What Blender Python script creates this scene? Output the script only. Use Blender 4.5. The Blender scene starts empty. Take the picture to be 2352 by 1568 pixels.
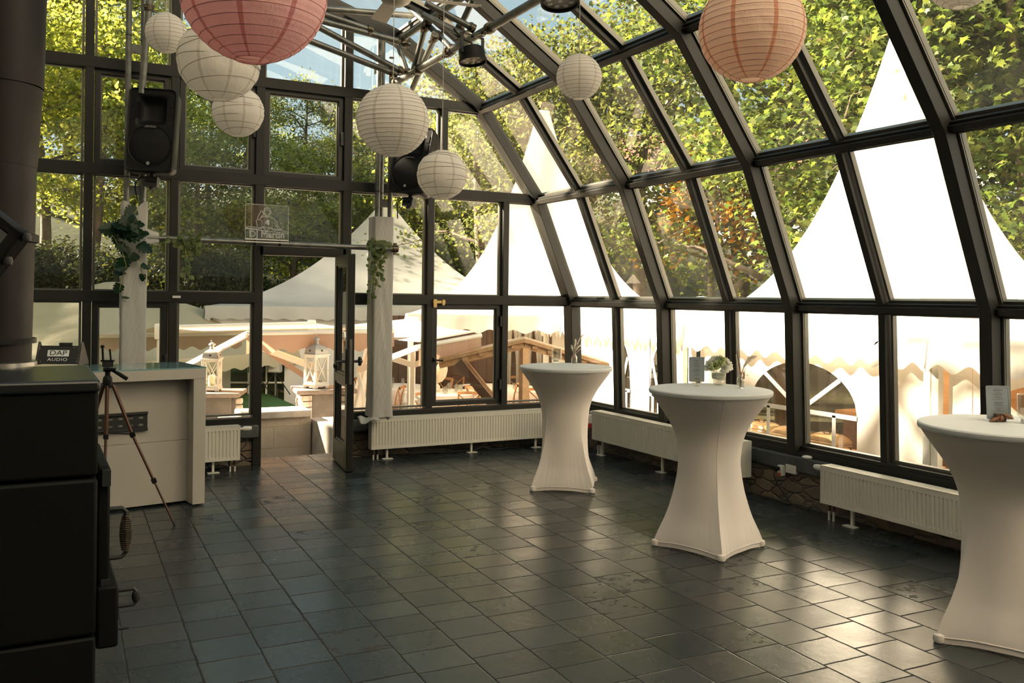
import bpy, bmesh, math, random
import numpy as np
from mathutils import Vector, Matrix, noise
scene = bpy.context.scene
COL = scene.collection
R = math.radians
PI = math.pi
# ------------------------------------------------------------------ camera
FPX, YAW, ROLL, PX0, PY0, EYE = 2077.0, R(28.04), R(0.713), 1176.0, 684.0, 1.72
_cy, _sy = math.cos(YAW), math.sin(YAW)
_f = Vector((_sy, _cy, 0)); _r = Vector((_cy, -_sy, 0)); _u = _r.cross(_f)
_c, _s = math.cos(ROLL), math.sin(ROLL)
CR = _r * _c + _u * _s; CU = _u * _c - _r * _s; CF = _f
cam_data = bpy.data.cameras.new('camera')
cam = bpy.data.objects.new('camera', cam_data); COL.objects.link(cam)
cam.matrix_world = Matrix(((CR.x, CU.x, -CF.x, 0), (CR.y, CU.y, -CF.y, 0), (CR.z, CU.z, -CF.z, EYE), (0, 0, 0, 1)))
cam_data.sensor_width = 36; cam_data.lens = FPX * 36 / 2352
cam_data.shift_y = (PY0 - 784) / 2352
cam_data.clip_start = 0.05; cam_data.clip_end = 400
scene.camera = cam
def ray(x, y): return CR * ((x - PX0) / FPX) + CU * (-(y - PY0) / FPX) + CF
EYEV = Vector((0, 0, EYE))
def PD(x, y, D): return EYEV + ray(x, y) * D                  # a point of the photo at optical depth D
def PY(x, y, Y): d = ray(x, y); return EYEV + d * (Y / d.y)   # ... on the plane y = Y
def PX(x, y, X): d = ray(x, y); return EYEV + d * (X / d.x)
def PZ(x, y, z=0): d = ray(x, y); return EYEV + d * ((z - EYE) / d.z)
# ------------------------------------------------------------------ light
scene.view_settings.view_transform = 'Standard'
scene.view_settings.look = 'None'
scene.view_settings.gamma = 1.0
scene.view_settings.use_curve_mapping = False
scene.view_settings.exposure = 1.75
w = bpy.data.worlds.new('sky'); scene.world = w; w.use_nodes = True
nt = w.node_tree; nt.nodes.clear()
wo = nt.nodes.new('ShaderNodeOutputWorld'); bg = nt.nodes.new('ShaderNodeBackground')
tc = nt.nodes.new('ShaderNodeTexCoord'); sp = nt.nodes.new('ShaderNodeSeparateXYZ'); cr = nt.nodes.new('ShaderNodeValToRGB')
nt.links.new(tc.outputs['Generated'], sp.inputs[0]); nt.links.new(sp.outputs['Z'], cr.inputs[0])
e = cr.color_ramp.elements
e[0].position = 0.0; e[0].color = (0.72, 0.76, 0.72, 1)
e[1].position = 1.0; e[1].color = (0.24, 0.38, 0.46, 1)
a_ = e.new(0.22); a_.color = (0.44, 0.60, 0.66, 1)
b_ = e.new(0.5); b_.color = (0.33, 0.50, 0.58, 1)
nt.links.new(cr.outputs[0], bg.inputs[0]); bg.inputs[1].default_value = 0.36
nt.links.new(bg.outputs[0], wo.inputs[0])
SUN_TO = Vector((-0.72, 0.52, 0.46)).normalized()
sd = bpy.data.lights.new('sun', 'SUN'); sd.energy = 18.0; sd.color = (1.0, 0.83, 0.61); sd.angle = R(3.4)
so = bpy.data.objects.new('sun', sd); COL.objects.link(so)
so.rotation_euler = SUN_TO.to_track_quat('Z', 'Y').to_euler(); so.location = (-20, 4, 14)
cy = scene.cycles
cy.max_bounces = 10; cy.transparent_max_bounces = 24; cy.transmission_bounces = 8; cy.diffuse_bounces = 4; cy.glossy_bounces = 4
cy.sample_clamp_indirect = 6.0; cy.caustics_reflective = False; cy.caustics_refractive = False
try: cy.use_denoising = True
except Exception: pass
# ------------------------------------------------------------------ materials
MATS = {}
def newmat(name):
    m = bpy.data.materials.new(name); m.use_nodes = True
    n = m.node_tree; n.nodes.clear(); out = n.nodes.new('ShaderNodeOutputMaterial')
    MATS[name] = m
    return m, n, out
def node(n, kind, **kw):
    x = n.nodes.new('ShaderNode' + kind)
    for k, v in kw.items(): setattr(x, k, v)
    return x
def mth(n, op, a, b=None, c=None):
    x = n.nodes.new('ShaderNodeMath'); x.operation = op
    for i, v in enumerate((a, b, c)):
        if v is None: continue
        if isinstance(v, (int, float)): x.inputs[i].default_value = v
        else: n.links.new(v, x.inputs[i])
    return x.outputs[0]
def ramp(n, fac, stops):
    x = n.nodes.new('ShaderNodeValToRGB'); el = x.color_ramp.elements
    el[0].position, el[0].color = stops[0][0], (*stops[0][1], 1)
    el[1].position, el[1].color = stops[-1][0], (*stops[-1][1], 1)
    for p, c in stops[1:-1]:
        q = el.new(p); q.color = (*c, 1)
    n.links.new(fac, x.inputs[0]); return x.outputs[0]
def mixc(n, fac, a, b, mode='MIX'):
    x = n.nodes.new('ShaderNodeMix'); x.data_type = 'RGBA'; x.blend_type = mode
    for i, v in ((0, fac), (6, a), (7, b)):
        if isinstance(v, (int, float)): x.inputs[i].default_value = v
        elif isinstance(v, tuple): x.inputs[i].default_value = (*v, 1)
        else: n.links.new(v, x.inputs[i])
    return x.outputs[2]
def noi(n, scale, detail=4, rough=.55, co='Object', stretch=None):
    t = n.nodes.new('ShaderNodeTexCoord'); x = n.nodes.new('ShaderNodeTexNoise')
    x.inputs['Scale'].default_value = scale; x.inputs['Detail'].default_value = detail; x.inputs['Roughness'].default_value = rough
    v = t.outputs[co]
    if stretch:
        mp = n.nodes.new('ShaderNodeMapping'); mp.inputs['Scale'].default_value = stretch
        n.links.new(v, mp.inputs[0]); v = mp.outputs[0]
    n.links.new(v, x.inputs['Vector']); return x.outputs['Fac']
def bmp(n, h, strength, dist=.01):
    b = n.nodes.new('ShaderNodeBump'); b.inputs['Strength'].default_value = strength; b.inputs['Distance'].default_value = dist
    n.links.new(h, b.inputs['Height']); return b.outputs[0]
def pbr(name, col, rough=.5, metal=0.0, var=0.0, vscale=6, bump=0.0, bscale=40, transl=0.0, tcol=None, stretch=None, spec=.5, coat=0):
    m, n, out = newmat(name); p = n.nodes.new('ShaderNodeBsdfPrincipled')
    p.inputs['Base Color'].default_value = (*col, 1); p.inputs['Roughness'].default_value = rough
    p.inputs['Metallic'].default_value = metal; p.inputs['Specular IOR Level'].default_value = spec; p.inputs['Coat Weight'].default_value = coat
    if var:
        f = noi(n, vscale, 5, .6, stretch=stretch)
        lo = tuple(c * (1 - var) for c in col); hi = tuple(min(1, c * (1 + var)) for c in col)
        n.links.new(ramp(n, f, [(.3, lo), (.7, hi)]), p.inputs['Base Color'])
        n.links.new(mth(n, 'ADD', mth(n, 'MULTIPLY', f, .3), rough - .15), p.inputs['Roughness'])
    nrm = None
    if bump:
        nrm = bmp(n, noi(n, bscale, 5, .6, stretch=stretch), bump); n.links.new(nrm, p.inputs['Normal'])
    o = p.outputs[0]
    if transl:
        t = n.nodes.new('ShaderNodeBsdfTranslucent'); t.inputs[0].default_value = (*(tcol or col), 1)
        x = n.nodes.new('ShaderNodeMixShader'); x.inputs[0].default_value = transl
        n.links.new(o, x.inputs[1]); n.links.new(t.outputs[0], x.inputs[2]); o = x.outputs[0]
    n.links.new(o, out.inputs[0]); return m
def glass_mat(name, dirt=.05, tint=(1, 1, 1), dirtcol=(.75, .68, .55), refl=1.0, streak=0.0):
    m, n, out = newmat(name)
    tr = node(n, 'BsdfTransparent'); tr.inputs[0].default_value = (*tint, 1)
    gl = node(n, 'BsdfGlossy'); gl.inputs['Roughness'].default_value = .015
    lw = node(n, 'LayerWeight'); lw.inputs[0].default_value = .5
    fz = mth(n, 'ADD', .07 * refl, mth(n, 'MULTIPLY', mth(n, 'POWER', lw.outputs['Facing'], 5.0), .9))
    mx = node(n, 'MixShader'); n.links.new(fz, mx.inputs[0])
    n.links.new(tr.outputs[0], mx.inputs[1]); n.links.new(gl.outputs[0], mx.inputs[2])
    o = mx.outputs[0]
    if dirt:
        d1 = node(n, 'BsdfDiffuse'); d1.inputs[0].default_value = (*dirtcol, 1)
        d2 = node(n, 'BsdfTranslucent'); d2.inputs[0].default_value = (*dirtcol, 1)
        dm = node(n, 'MixShader'); dm.inputs[0].default_value = .6
        n.links.new(d1.outputs[0], dm.inputs[1]); n.links.new(d2.outputs[0], dm.inputs[2])
        f = noi(n, 1.7, 6, .65); f2 = noi(n, 3, 4, .6, stretch=(22, 22, .7)); f3 = noi(n, 90, 2, .5)
        k = mth(n, 'MULTIPLY', mth(n, 'POWER', f, 2.0), dirt * 2.6)
        if streak: k = mth(n, 'ADD', k, mth(n, 'MULTIPLY', mth(n, 'POWER', f2, 3.0), streak))
        k = mth(n, 'ADD', k, mth(n, 'MULTIPLY', mth(n, 'GREATER_THAN', f3, .76), .12))
        m2 = node(n, 'MixShader'); n.links.new(k, m2.inputs[0]); n.links.new(o, m2.inputs[1]); n.links.new(dm.outputs[0], m2.inputs[2]); o = m2.outputs[0]
    n.links.new(o, out.inputs[0]); return m
# ------------------------------------------------------------------ mesh builder
class MB:
    def __init__(s): s.v = []; s.f = []
    def add(s, vs, fs):
        b = len(s.v); s.v += [Vector(v) for v in vs]; s.f += [[i + b for i in f] for f in fs]; return s
    def box(s, c, d, rz=0, M=None):
        hx, hy, hz = d[0] / 2, d[1] / 2, d[2] / 2
        vs = [Vector((x, y, z)) for x in (-hx, hx) for y in (-hy, hy) for z in (-hz, hz)]
        m = M if M is not None else Matrix.Rotation(rz, 3, 'Z')
        c = Vector(c)
        return s.add([c + m @ v for v in vs], [[0, 1, 3, 2], [4, 6, 7, 5], [0, 4, 5, 1], [2, 3, 7, 6], [0, 2, 6, 4], [1, 5, 7, 3]])
    def beam(s, p, q, wd, ht, up=(0, 0, 1)):
        p, q = Vector(p), Vector(q); d = q - p; L = d.length; d.normalize(); up = Vector(up)
        x = d.cross(up)
        if x.length < 1e-4: x = d.cross(Vector((1, 0, 0)))
        x.normalize(); z = x.cross(d)
        return s.box((p + q) / 2, (wd, L, ht), M=Matrix((x, d, z)).transposed())
    def tube(s, pts, r, n=10, cap=True):
        pts = [Vector(p) for p in pts]; rs = r if isinstance(r, (list, tuple)) else [r] * len(pts)
        rings = []; prev = None
        for i, p in enumerate(pts):
            t = (pts[min(i + 1, len(pts) - 1)] - pts[max(i - 1, 0)])
            if t.length < 1e-9: t = Vector((0, 0, 1))
            t.normalize()
            a = prev - t * prev.dot(t) if prev else t.cross(Vector((0, 0, 1)) if abs(t.z) < .9 else Vector((1, 0, 0)))
            if a.length < 1e-6: a = t.orthogonal()
            a.normalize(); prev = a; b = t.cross(a)
            rings.append([p + (a * math.cos(2 * PI * k / n) + b * math.sin(2 * PI * k / n)) * rs[i] for k in range(n)])
        vs = [v for g in rings for v in g]; fs = []
        for i in range(len(rings) - 1):
            for k in range(n):
                k2 = (k + 1) % n; fs.append([i * n + k, i * n + k2, (i + 1) * n + k2, (i + 1) * n + k])
        if cap: fs.append(list(range(n))[::-1]); fs.append([(len(rings) - 1) * n + k for k in range(n)])
        return s.add(vs, fs)
    def lathe(s, prof, c=(0, 0, 0), n=24, M=None, close=False):
        c = Vector(c); vs = []
        for r, z in prof:
            for k in range(n):
                v = Vector((r * math.cos(2 * PI * k / n), r * math.sin(2 * PI * k / n), z))
                vs.append(c + (M @ v if M is not None else v))
        m = len(prof); fs = []
        for i in range(m - 1 + (1 if close else 0)):
            for k in range(n):
                k2 = (k + 1) % n; j = (i + 1) % m; fs.append([i * n + k, i * n + k2, j * n + k2, j * n + k])
        if not close:
            if prof[0][0] > 1e-5: fs.append(list(range(n))[::-1])
            if prof[-1][0] > 1e-5: fs.append([(m - 1) * n + k for k in range(n)])
        return s.add(vs, fs)
    def grid(s, fn, nu, nv, wrap=False):
        vs = [fn(i / (nu if wrap else nu - 1), j / (nv - 1)) for j in range(nv) for i in range(nu)]; fs = []
        for j in range(nv - 1):
            for i in range(nu if wrap else nu - 1):
                i2 = (i + 1) % nu; fs.append([j * nu + i, j * nu + i2, (j + 1) * nu + i2, (j + 1) * nu + i])
        return s.add(vs, fs)
    def prism(s, poly, p0, ax, ay, az, depth):
        p0, ax, ay, az = Vector(p0), Vector(ax), Vector(ay), Vector(az); n = len(poly)
        a = [p0 + ax * x + ay * y for x, y in poly]; b = [v + az * depth for v in a]
        return s.add(a + b, [list(range(n))[::-1], list(range(n, 2 * n))] + [[i, (i + 1) % n, n + (i + 1) % n, n + i] for i in range(n)])
    def build(s, name, mat, parent=None, world=True, smooth=35, bevel=0, solid=0, origin=None):
        me = bpy.data.meshes.new(name)
        vs = s.v
        o = bpy.data.objects.new(name, me)
        if parent is not None:
            if world:
                inv = WORLD[parent.name].inverted(); vs = [inv @ v for v in vs]
            o.parent = parent; WORLD[o.name] = WORLD[parent.name]
        else:
            if origin is None:
                xs = [v.x for v in vs]; ys = [v.y for v in vs]; zs = [v.z for v in vs]
                origin = Vector(((min(xs) + max(xs)) / 2, (min(ys) + max(ys)) / 2, min(zs)))
            origin = Vector(origin); vs = [v - origin for v in vs]; o.location = origin; WORLD[o.name] = Matrix.Translation(origin)
        me.from_pydata([tuple(v) for v in vs], [], s.f)
        if solid:
            md = o.modifiers.new('solid', 'SOLIDIFY'); md.thickness = solid; md.offset = 0
        if bevel:
            md = o.modifiers.new('bevel', 'BEVEL'); md.width = bevel; md.segments = 2; md.limit_method = 'ANGLE'; md.angle_limit = R(40)
        finish(me, mat, smooth); COL.objects.link(o); return o
WORLD = {}
def finish(me, mat, smooth=35):
    bm = bmesh.new(); bm.from_mesh(me); bmesh.ops.recalc_face_normals(bm, faces=bm.faces); bm.to_mesh(me); bm.free()
    if mat is not None: me.materials.append(MATS[mat] if isinstance(mat, str) else mat)
    if smooth:
        me.polygons.foreach_set('use_smooth', [True] * len(me.polygons)); me.set_sharp_from_angle(angle=R(smooth))
    me.update()
def tag(o, label=None, cat=None, group=None, kind=None):
    if label: o['label'] = label
    if cat: o['category'] = cat
    if group: o['group'] = group
    if kind: o['kind'] = kind
    return o
def thing(name, label, cat, loc=(0, 0, 0), rz=0, group=None):
    o = bpy.data.objects.new(name, None); COL.objects.link(o); o.location = loc; o.rotation_euler = (0, 0, rz)
    o.empty_display_size = .1
    WORLD[o.name] = Matrix.Translation(Vector(loc)) @ Matrix.Rotation(rz, 4, 'Z')
    return tag(o, label, cat, group)
def struct(o, label=None, cat=None): return tag(o, label, cat, kind='structure')
def copy_tree(o, loc=None, rz=None, label=None, group=None, parent=None):
    c = o.copy(); COL.objects.link(c)
    if parent is not None: c.parent = parent
    if loc is not None: c.location = loc
    if rz is not None: c.rotation_euler = (0, 0, rz)
    if label: c['label'] = label
    if group: c['group'] = group
    WORLD[c.name] = Matrix.Translation(c.location) @ c.rotation_euler.to_matrix().to_4x4()
    for ch in o.children: copy_tree(ch, parent=c)
    return c
def text_mesh(name, txt, size, mat, M, parent, extrude=.0006, shear=0, align='CENTER', outline=0, spacing=1.0):
    cu = bpy.data.curves.new(name, 'FONT'); cu.body = txt; cu.size = size; cu.align_x = align; cu.align_y = 'CENTER'; cu.shear = shear
    cu.space_character = spacing
    cu.extrude = extrude; cu.resolution_u = 3
    if outline: cu.fill_mode = 'NONE'; cu.bevel_depth = outline; cu.extrude = 0; cu.bevel_resolution = 1
    t = bpy.data.objects.new('tmp_text', cu); COL.objects.link(t)
    dg = bpy.context.evaluated_depsgraph_get()
    me = bpy.data.meshes.new_from_object(t.evaluated_get(dg))
    COL.objects.unlink(t); bpy.data.objects.remove(t); bpy.data.curves.remove(cu)
    me.name = name; me.materials.clear(); me.materials.append(MATS[mat])
    W = WORLD[parent.name].inverted() @ M
    me.transform(W); o = bpy.data.objects.new(name, me); o.parent = parent; COL.objects.link(o); WORLD[o.name] = WORLD[parent.name]
    return o
def frame_M(p, ax, ay):
    ax, ay = Vector(ax).normalized(), Vector(ay).normalized(); az = ax.cross(ay)
    return Matrix(((ax.x, ay.x, az.x, p[0]), (ax.y, ay.y, az.y, p[1]), (ax.z, ay.z, az.z, p[2]), (0, 0, 0, 1)))
# ------------------------------------------------------------------ material set
pbr('frame_dark', (.013, .013, .011), .45, spec=.35, var=.15, vscale=3)
pbr('frame_black', (.011, .011, .010), .4)
pbr('bead_alu', (.15, .145, .125), .38, .5)
pbr('galv', (.17, .17, .155), .42, .75, var=.3, vscale=14)
pbr('clamp_metal', (.10, .08, .055), .4, .8, var=.4, vscale=30)
pbr('black_metal', (.012, .013, .012), .5)
pbr('stove_black', (.0035, .004, .0035), .6, bump=.03, bscale=120, spec=.12)
pbr('stove_top', (.008, .009, .0085), .38)
pbr('pipe_brown', (.008, .0055, .0042), .55, .1, spec=.3, var=.25, vscale=5)
pbr('steel', (.35, .33, .30), .3, .9)
pbr('white_paint', (.62, .60, .54), .4)
pbr('rad_white', (.60, .58, .51), .42, var=.03, vscale=4)
pbr('plastic_white', (.66, .64, .58), .4)
pbr('counter_white', (.42, .39, .34), .45, var=.03, vscale=2)
pbr('counter_glass', (.16, .32, .33), .06, spec=.8, coat=.5)
pbr('cloth_white', (.86, .79, .74), .75, bump=.03, bscale=200, transl=.18, tcol=(.8, .7, .58))
pbr('drape_white', (.58, .57, .54), .8, transl=.35, tcol=(.75, .70, .62))
pbr('table_cap', (.60, .61, .60), .6)
pbr('black_plastic', (.006, .006, .006), .5, spec=.2, bump=.05, bscale=400)
pbr('grille_black', (.005, .005, .005), .6, spec=.2, bump=.3, bscale=900)
pbr('print_white', (.75, .75, .72), .5)
pbr('print_grey', (.30, .30, .30), .5)
pbr('print_dark', (.03, .035, .04), .6)
pbr('menu_card', (.22, .25, .27), .55)
pbr('gold', (.62, .45, .2), .3, .9)
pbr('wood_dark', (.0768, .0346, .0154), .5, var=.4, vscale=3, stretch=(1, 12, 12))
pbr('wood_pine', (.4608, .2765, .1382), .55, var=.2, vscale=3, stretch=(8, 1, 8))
pbr('wood_chair', (.3840, .1766, .0614), .45, var=.2, vscale=8)
pbr('tripod_brown', (.085, .042, .025), .35, .6)
pbr('tent_white', (.86, .84, .80), .6, transl=.3, tcol=(.9, .8, .66), bump=.04, bscale=3)
pbr('tent_wall', (.84, .83, .80), .6, transl=.25, tcol=(.9, .82, .7))
pbr('tent_shaded', (.42, .42, .40), .6, transl=.2, var=.1, vscale=1.5)  # tree shade on the tent put into its grey
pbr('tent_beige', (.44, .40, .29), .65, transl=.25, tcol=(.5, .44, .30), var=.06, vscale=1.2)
pbr('awning', (.46, .36, .29), .7, transl=.35, tcol=(.52, .34, .22))
pbr('awning_sunlit', (.72, .62, .52), .7, transl=.35, tcol=(.55, .30, .16))  # sunlit top of the awning cloth put into a paler colour
pbr('bare_white', (.80, .77, .70), .35)
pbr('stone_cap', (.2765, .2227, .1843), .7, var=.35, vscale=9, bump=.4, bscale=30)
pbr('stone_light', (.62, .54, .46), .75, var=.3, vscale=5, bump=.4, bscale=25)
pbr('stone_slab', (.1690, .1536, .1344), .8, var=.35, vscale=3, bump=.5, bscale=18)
pbr('lawn', (.0422, .1229, .0269), .85, var=.4, vscale=12, bump=.8, bscale=90)
pbr('paving', (.28, .24, .20), .85, var=.25, vscale=5)
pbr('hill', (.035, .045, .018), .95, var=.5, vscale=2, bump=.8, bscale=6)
pbr('bark', (.10, .075, .055), .9, var=.4, vscale=8, bump=.8, bscale=20)
pbr('wall_dark', (.13, .115, .095), .85)
pbr('plaster', (.50, .47, .42), .8)
pbr('bounce_beige', (.72, .70, .64), .8)
pbr('house_white', (.85, .83, .80), .8)
pbr('house_roof', (.20, .09, .06), .8)
pbr('rubber', (.01, .01, .01), .6)
pbr('pampas', (.93, .86, .75), .9, transl=.5, tcol=(.95, .88, .76))
pbr('dried_brown', (.26, .12, .06), .8)
pbr('petal', (.90, .88, .80), .7, transl=.5, tcol=(.95, .95, .86))
pbr('petal_green', (.72, .76, .42), .7, transl=.35)
pbr('stem', (.30, .30, .08), .7)
pbr('cable', (.010, .010, .010), .5)
pbr('candle', (.78, .70, .55), .5, transl=.3)
pbr('red_paint', (.45, .05, .03), .4)
pbr('lens', (.45, .38, .28), .25)
pbr('zinc_roof', (.46, .43, .39), .45, .25, var=.15, vscale=8)
pbr('fan_white', (.60, .54, .45), .4)
pbr('chafing', (.62, .55, .42), .2, .9)
pbr('glass_clear_body', (.9, .9, .88), .05)
glass_mat('pane', .008, (.96, .97, .95), streak=.07)
glass_mat('pane_roof', .04, (.95, .95, .93), streak=.10)
glass_mat('acrylic', .03, (.93, .94, .92))
glass_mat('tumbler', .05, (.90, .91, .88), refl=2.2)
glass_mat('tent_pvc', .05, (.66, .54, .42), dirtcol=(.6, .5, .38))
def paper(name, col, tcol, seam, nseam=8, t=.5):
    m, n, out = newmat(name)
    d = node(n, 'BsdfDiffuse'); tl = node(n, 'BsdfTranslucent'); tcx = node(n, 'TexCoord'); s = node(n, 'SeparateXYZ')
    n.links.new(tcx.outputs['Object'], s.inputs[0])
    an = mth(n, 'ARCTAN2', s.outputs['Y'], s.outputs['X'])
    fr = mth(n, 'FRACT', mth(n, 'ADD', mth(n, 'MULTIPLY', an, nseam / (2 * PI)), .5 + nseam))
    k = mth(n, 'LESS_THAN', mth(n, 'ABSOLUTE', mth(n, 'SUBTRACT', fr, .5)), .052)
    wr = noi(n, 9, 5, .65)
    c1 = mixc(n, k, col, tuple(c * s_ for c, s_ in zip(col, seam))); c2 = mixc(n, k, tcol, tuple(c * s_ for c, s_ in zip(tcol, seam)))
    n.links.new(c1, d.inputs[0]); n.links.new(c2, tl.inputs[0])
    nb = bmp(n, wr, .5, .03); n.links.new(nb, d.inputs['Normal'])
    mx = node(n, 'MixShader'); mx.inputs[0].default_value = t
    n.links.new(d.outputs[0], mx.inputs[1]); n.links.new(tl.outputs[0], mx.inputs[2]); n.links.new(mx.outputs[0], out.inputs[0])
paper('paper_white', (.92, .88, .82), (.94, .90, .84), (.80, .78, .75))
paper('paper_pink', (.93, .62, .61), (.96, .66, .64), (.72, .50, .50))
paper('paper_peach', (.94, .75, .62), (.97, .78, .65), (.80, .52, .42))
pbr('wire', (.22, .17, .13), .5)
pbr('wire_pink', (.34, .13, .11), .5)
pbr('string', (.5, .48, .44), .6)
def leafmat(name, stops, tstops, t=.5, rough=.5):
    m, n, out = newmat(name); g = node(n, 'NewGeometry')
    p = node(n, 'BsdfPrincipled'); p.inputs['Roughness'].default_value = rough; p.inputs['Specular IOR Level'].default_value = .3
    tl = node(n, 'BsdfTranslucent')
    n.links.new(ramp(n, g.outputs['Random Per Island'], stops), p.inputs['Base Color'])
    n.links.new(ramp(n, g.outputs['Random Per Island'], tstops), tl.inputs[0])
    mx = node(n, 'MixShader'); mx.inputs[0].default_value = t
    n.links.new(p.outputs[0], mx.inputs[1]); n.links.new(tl.outputs[0], mx.inputs[2]); n.links.new(mx.outputs[0], out.inputs[0])
leafmat('leaf_forest', [(0, (.0887, .1400, .0257)), (.6, (.1936, .2449, .0443)), (1, (.3499, .3499, .0699))], [(0, (.2449, .3150, .0443)), (1, (.6299, .5948, .0887))], .62)
leafmat('leaf_light', [(0, (.0498, .0705, .0166)), (.6, (.0912, .1120, .0290)), (1, (.1410, .1410, .0415))], [(0, (.0912, .1244, .0249)), (1, (.2156, .2156, .0498))])
leafmat('leaf_grove', [(0, (.0896, .1269, .0299)), (.6, (.1642, .2016, .0522)), (1, (.2538, .2538, .0747))], [(0, (.1642, .2239, .0448)), (1, (.3881, .3881, .0896))], .62)
leafmat('leaf_maple', [(0, (.040, .070, .015)), (.5, (.075, .11, .024)), (.95, (.115, .135, .034)), (1, (.13, .085, .03))], [(0, (.09, .15, .022)), (1, (.22, .25, .04))])
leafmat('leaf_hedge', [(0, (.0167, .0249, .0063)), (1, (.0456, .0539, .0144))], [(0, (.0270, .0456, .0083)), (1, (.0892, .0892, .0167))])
leafmat('leaf_orange', [(0, (.55, .20, .01)), (1, (.75, .40, .04))], [(0, (.55, .22, .015)), (1, (.75, .42, .05))])
leafmat('leaf_copper', [(0, (.0207, .0180, .0111)), (1, (.0415, .0263, .0152))], [(0, (.0415, .0304, .0152)), (1, (.0774, .0415, .0180))])
leafmat('leaf_monstera', [(0, (.006, .022, .008)), (1, (.012, .036, .014))], [(0, (.012, .05, .014)), (1, (.02, .06, .018))], .2, .38)
leafmat('leaf_ivy', [(0, (.05, .08, .03)), (1, (.12, .16, .06))], [(0, (.12, .17, .04)), (1, (.28, .30, .08))], .4, .4)
# slate floor: courses run along world Y, joints staggered
def floor_mat():
    m, n, out = newmat('slate_floor')
    tcx = node(n, 'TexCoord'); mp = node(n, 'Mapping'); mp.inputs['Rotation'].default_value = (0, 0, R(1.8))
    n.links.new(tcx.outputs['Object'], mp.inputs[0])
    wob = node(n, 'TexNoise'); wob.inputs['Scale'].default_value = 9; wob.inputs['Detail'].default_value = 6; n.links.new(mp.outputs[0], wob.inputs['Vector'])
    vm = node(n, 'VectorMath', operation='MULTIPLY_ADD'); n.links.new(wob.outputs['Color'], vm.inputs[0]); vm.inputs[1].default_value = (.012, .012, 0); n.links.new(mp.outputs[0], vm.inputs[2])
    s = node(n, 'SeparateXYZ'); n.links.new(vm.outputs[0], s.inputs[0])
    u = mth(n, 'DIVIDE', mth(n, 'ADD', s.outputs['X'], 10.0 - .195), .2965)
    ci = mth(n, 'FLOOR', u); fu = mth(n, 'FRACT', u)
    wn = node(n, 'TexWhiteNoise', noise_dimensions='1D'); n.links.new(ci, wn.inputs['W'])
    ln = mth(n, 'ADD', mth(n, 'MULTIPLY', wn.outputs['Value'], .10), .235)
    wn2 = node(n, 'TexWhiteNoise', noise_dimensions='1D'); n.links.new(mth(n, 'ADD', ci, 77.3), wn2.inputs['W'])
    v = mth(n, 'ADD', mth(n, 'DIVIDE', mth(n, 'ADD', s.outputs['Y'], 10), ln), wn2.outputs['Value'])
    vi = mth(n, 'FLOOR', v); fv = mth(n, 'FRACT', v)
    cb = node(n, 'CombineXYZ'); n.links.new(ci, cb.inputs[0]); n.links.new(vi, cb.inputs[1])
    tid = node(n, 'TexWhiteNoise', noise_dimensions='2D'); n.links.new(cb.outputs[0], tid.inputs['Vector'])
    sepc = node(n, 'SeparateColor'); n.links.new(tid.outputs['Color'], sepc.inputs[0])
    def edge(f, size):
        d = mth(n, 'SUBTRACT', .5, mth(n, 'ABSOLUTE', mth(n, 'SUBTRACT', f, .5)))
        return mth(n, 'MULTIPLY', d, size)
    dmin = mth(n, 'MINIMUM', edge(fu, .2965), edge(fv, .28))
    jw = mth(n, 'ADD', .0015, mth(n, 'MULTIPLY', noi(n, 6, 3, .6), .0055))
    joint = mth(n, 'LESS_THAN', dmin, jw)
    n1 = noi(n, 5, 8, .68); n2 = noi(n, 26, 8, .7)
    base = ramp(n, sepc.outputs[0], [(0, (.008, .012, .013)), (.45, (.016, .022, .024)), (.8, (.026, .032, .032)), (1, (.040, .036, .031))])
    base = mixc(n, mth(n, 'MULTIPLY', n1, .55), base, (.034, .040, .040))
    base = mixc(n, joint, base, (.008, .008, .007))
    # worn, scaling slates
    worn = mth(n, 'MULTIPLY', mth(n, 'GREATER_THAN', sepc.outputs[1], .90), mth(n, 'GREATER_THAN', noi(n, 11, 8, .7), .56))
    base = mixc(n, mth(n, 'MULTIPLY', worn, .55), base, (.032, .025, .019))
    p = node(n, 'BsdfPrincipled'); n.links.new(base, p.inputs['Base Color'])
    rg = mth(n, 'ADD', mth(n, 'MULTIPLY', sepc.outputs[2], .10), mth(n, 'ADD', mth(n, 'MULTIPLY', n1, .20), .12))
    rg = mth(n, 'ADD', rg, mth(n, 'MULTIPLY', worn, .3)); rg = mth(n, 'MAXIMUM', rg, mth(n, 'MULTIPLY', joint, .8))
    n.links.new(rg, p.inputs['Roughness']); p.inputs['Specular IOR Level'].default_value = .38
    tilt = mth(n, 'MULTIPLY', mth(n, 'ADD', mth(n, 'MULTIPLY', fu, mth(n, 'SUBTRACT', sepc.outputs[0], .5)), mth(n, 'MULTIPLY', fv, mth(n, 'SUBTRACT', sepc.outputs[1], .5))), .9)
    sm = mth(n, 'MINIMUM', mth(n, 'DIVIDE', dmin, .008), 1.0)
    h = mth(n, 'ADD', mth(n, 'MULTIPLY', sm, .35), mth(n, 'ADD', mth(n, 'MULTIPLY', n1, .55), mth(n, 'MULTIPLY', n2, .12)))
    h = mth(n, 'ADD', h, tilt); h = mth(n, 'SUBTRACT', h, mth(n, 'MULTIPLY', worn, .25))
    n.links.new(bmp(n, h, .55, .006), p.inputs['Normal'])
    n.links.new(p.outputs[0], out.inputs[0])
floor_mat()
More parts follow.
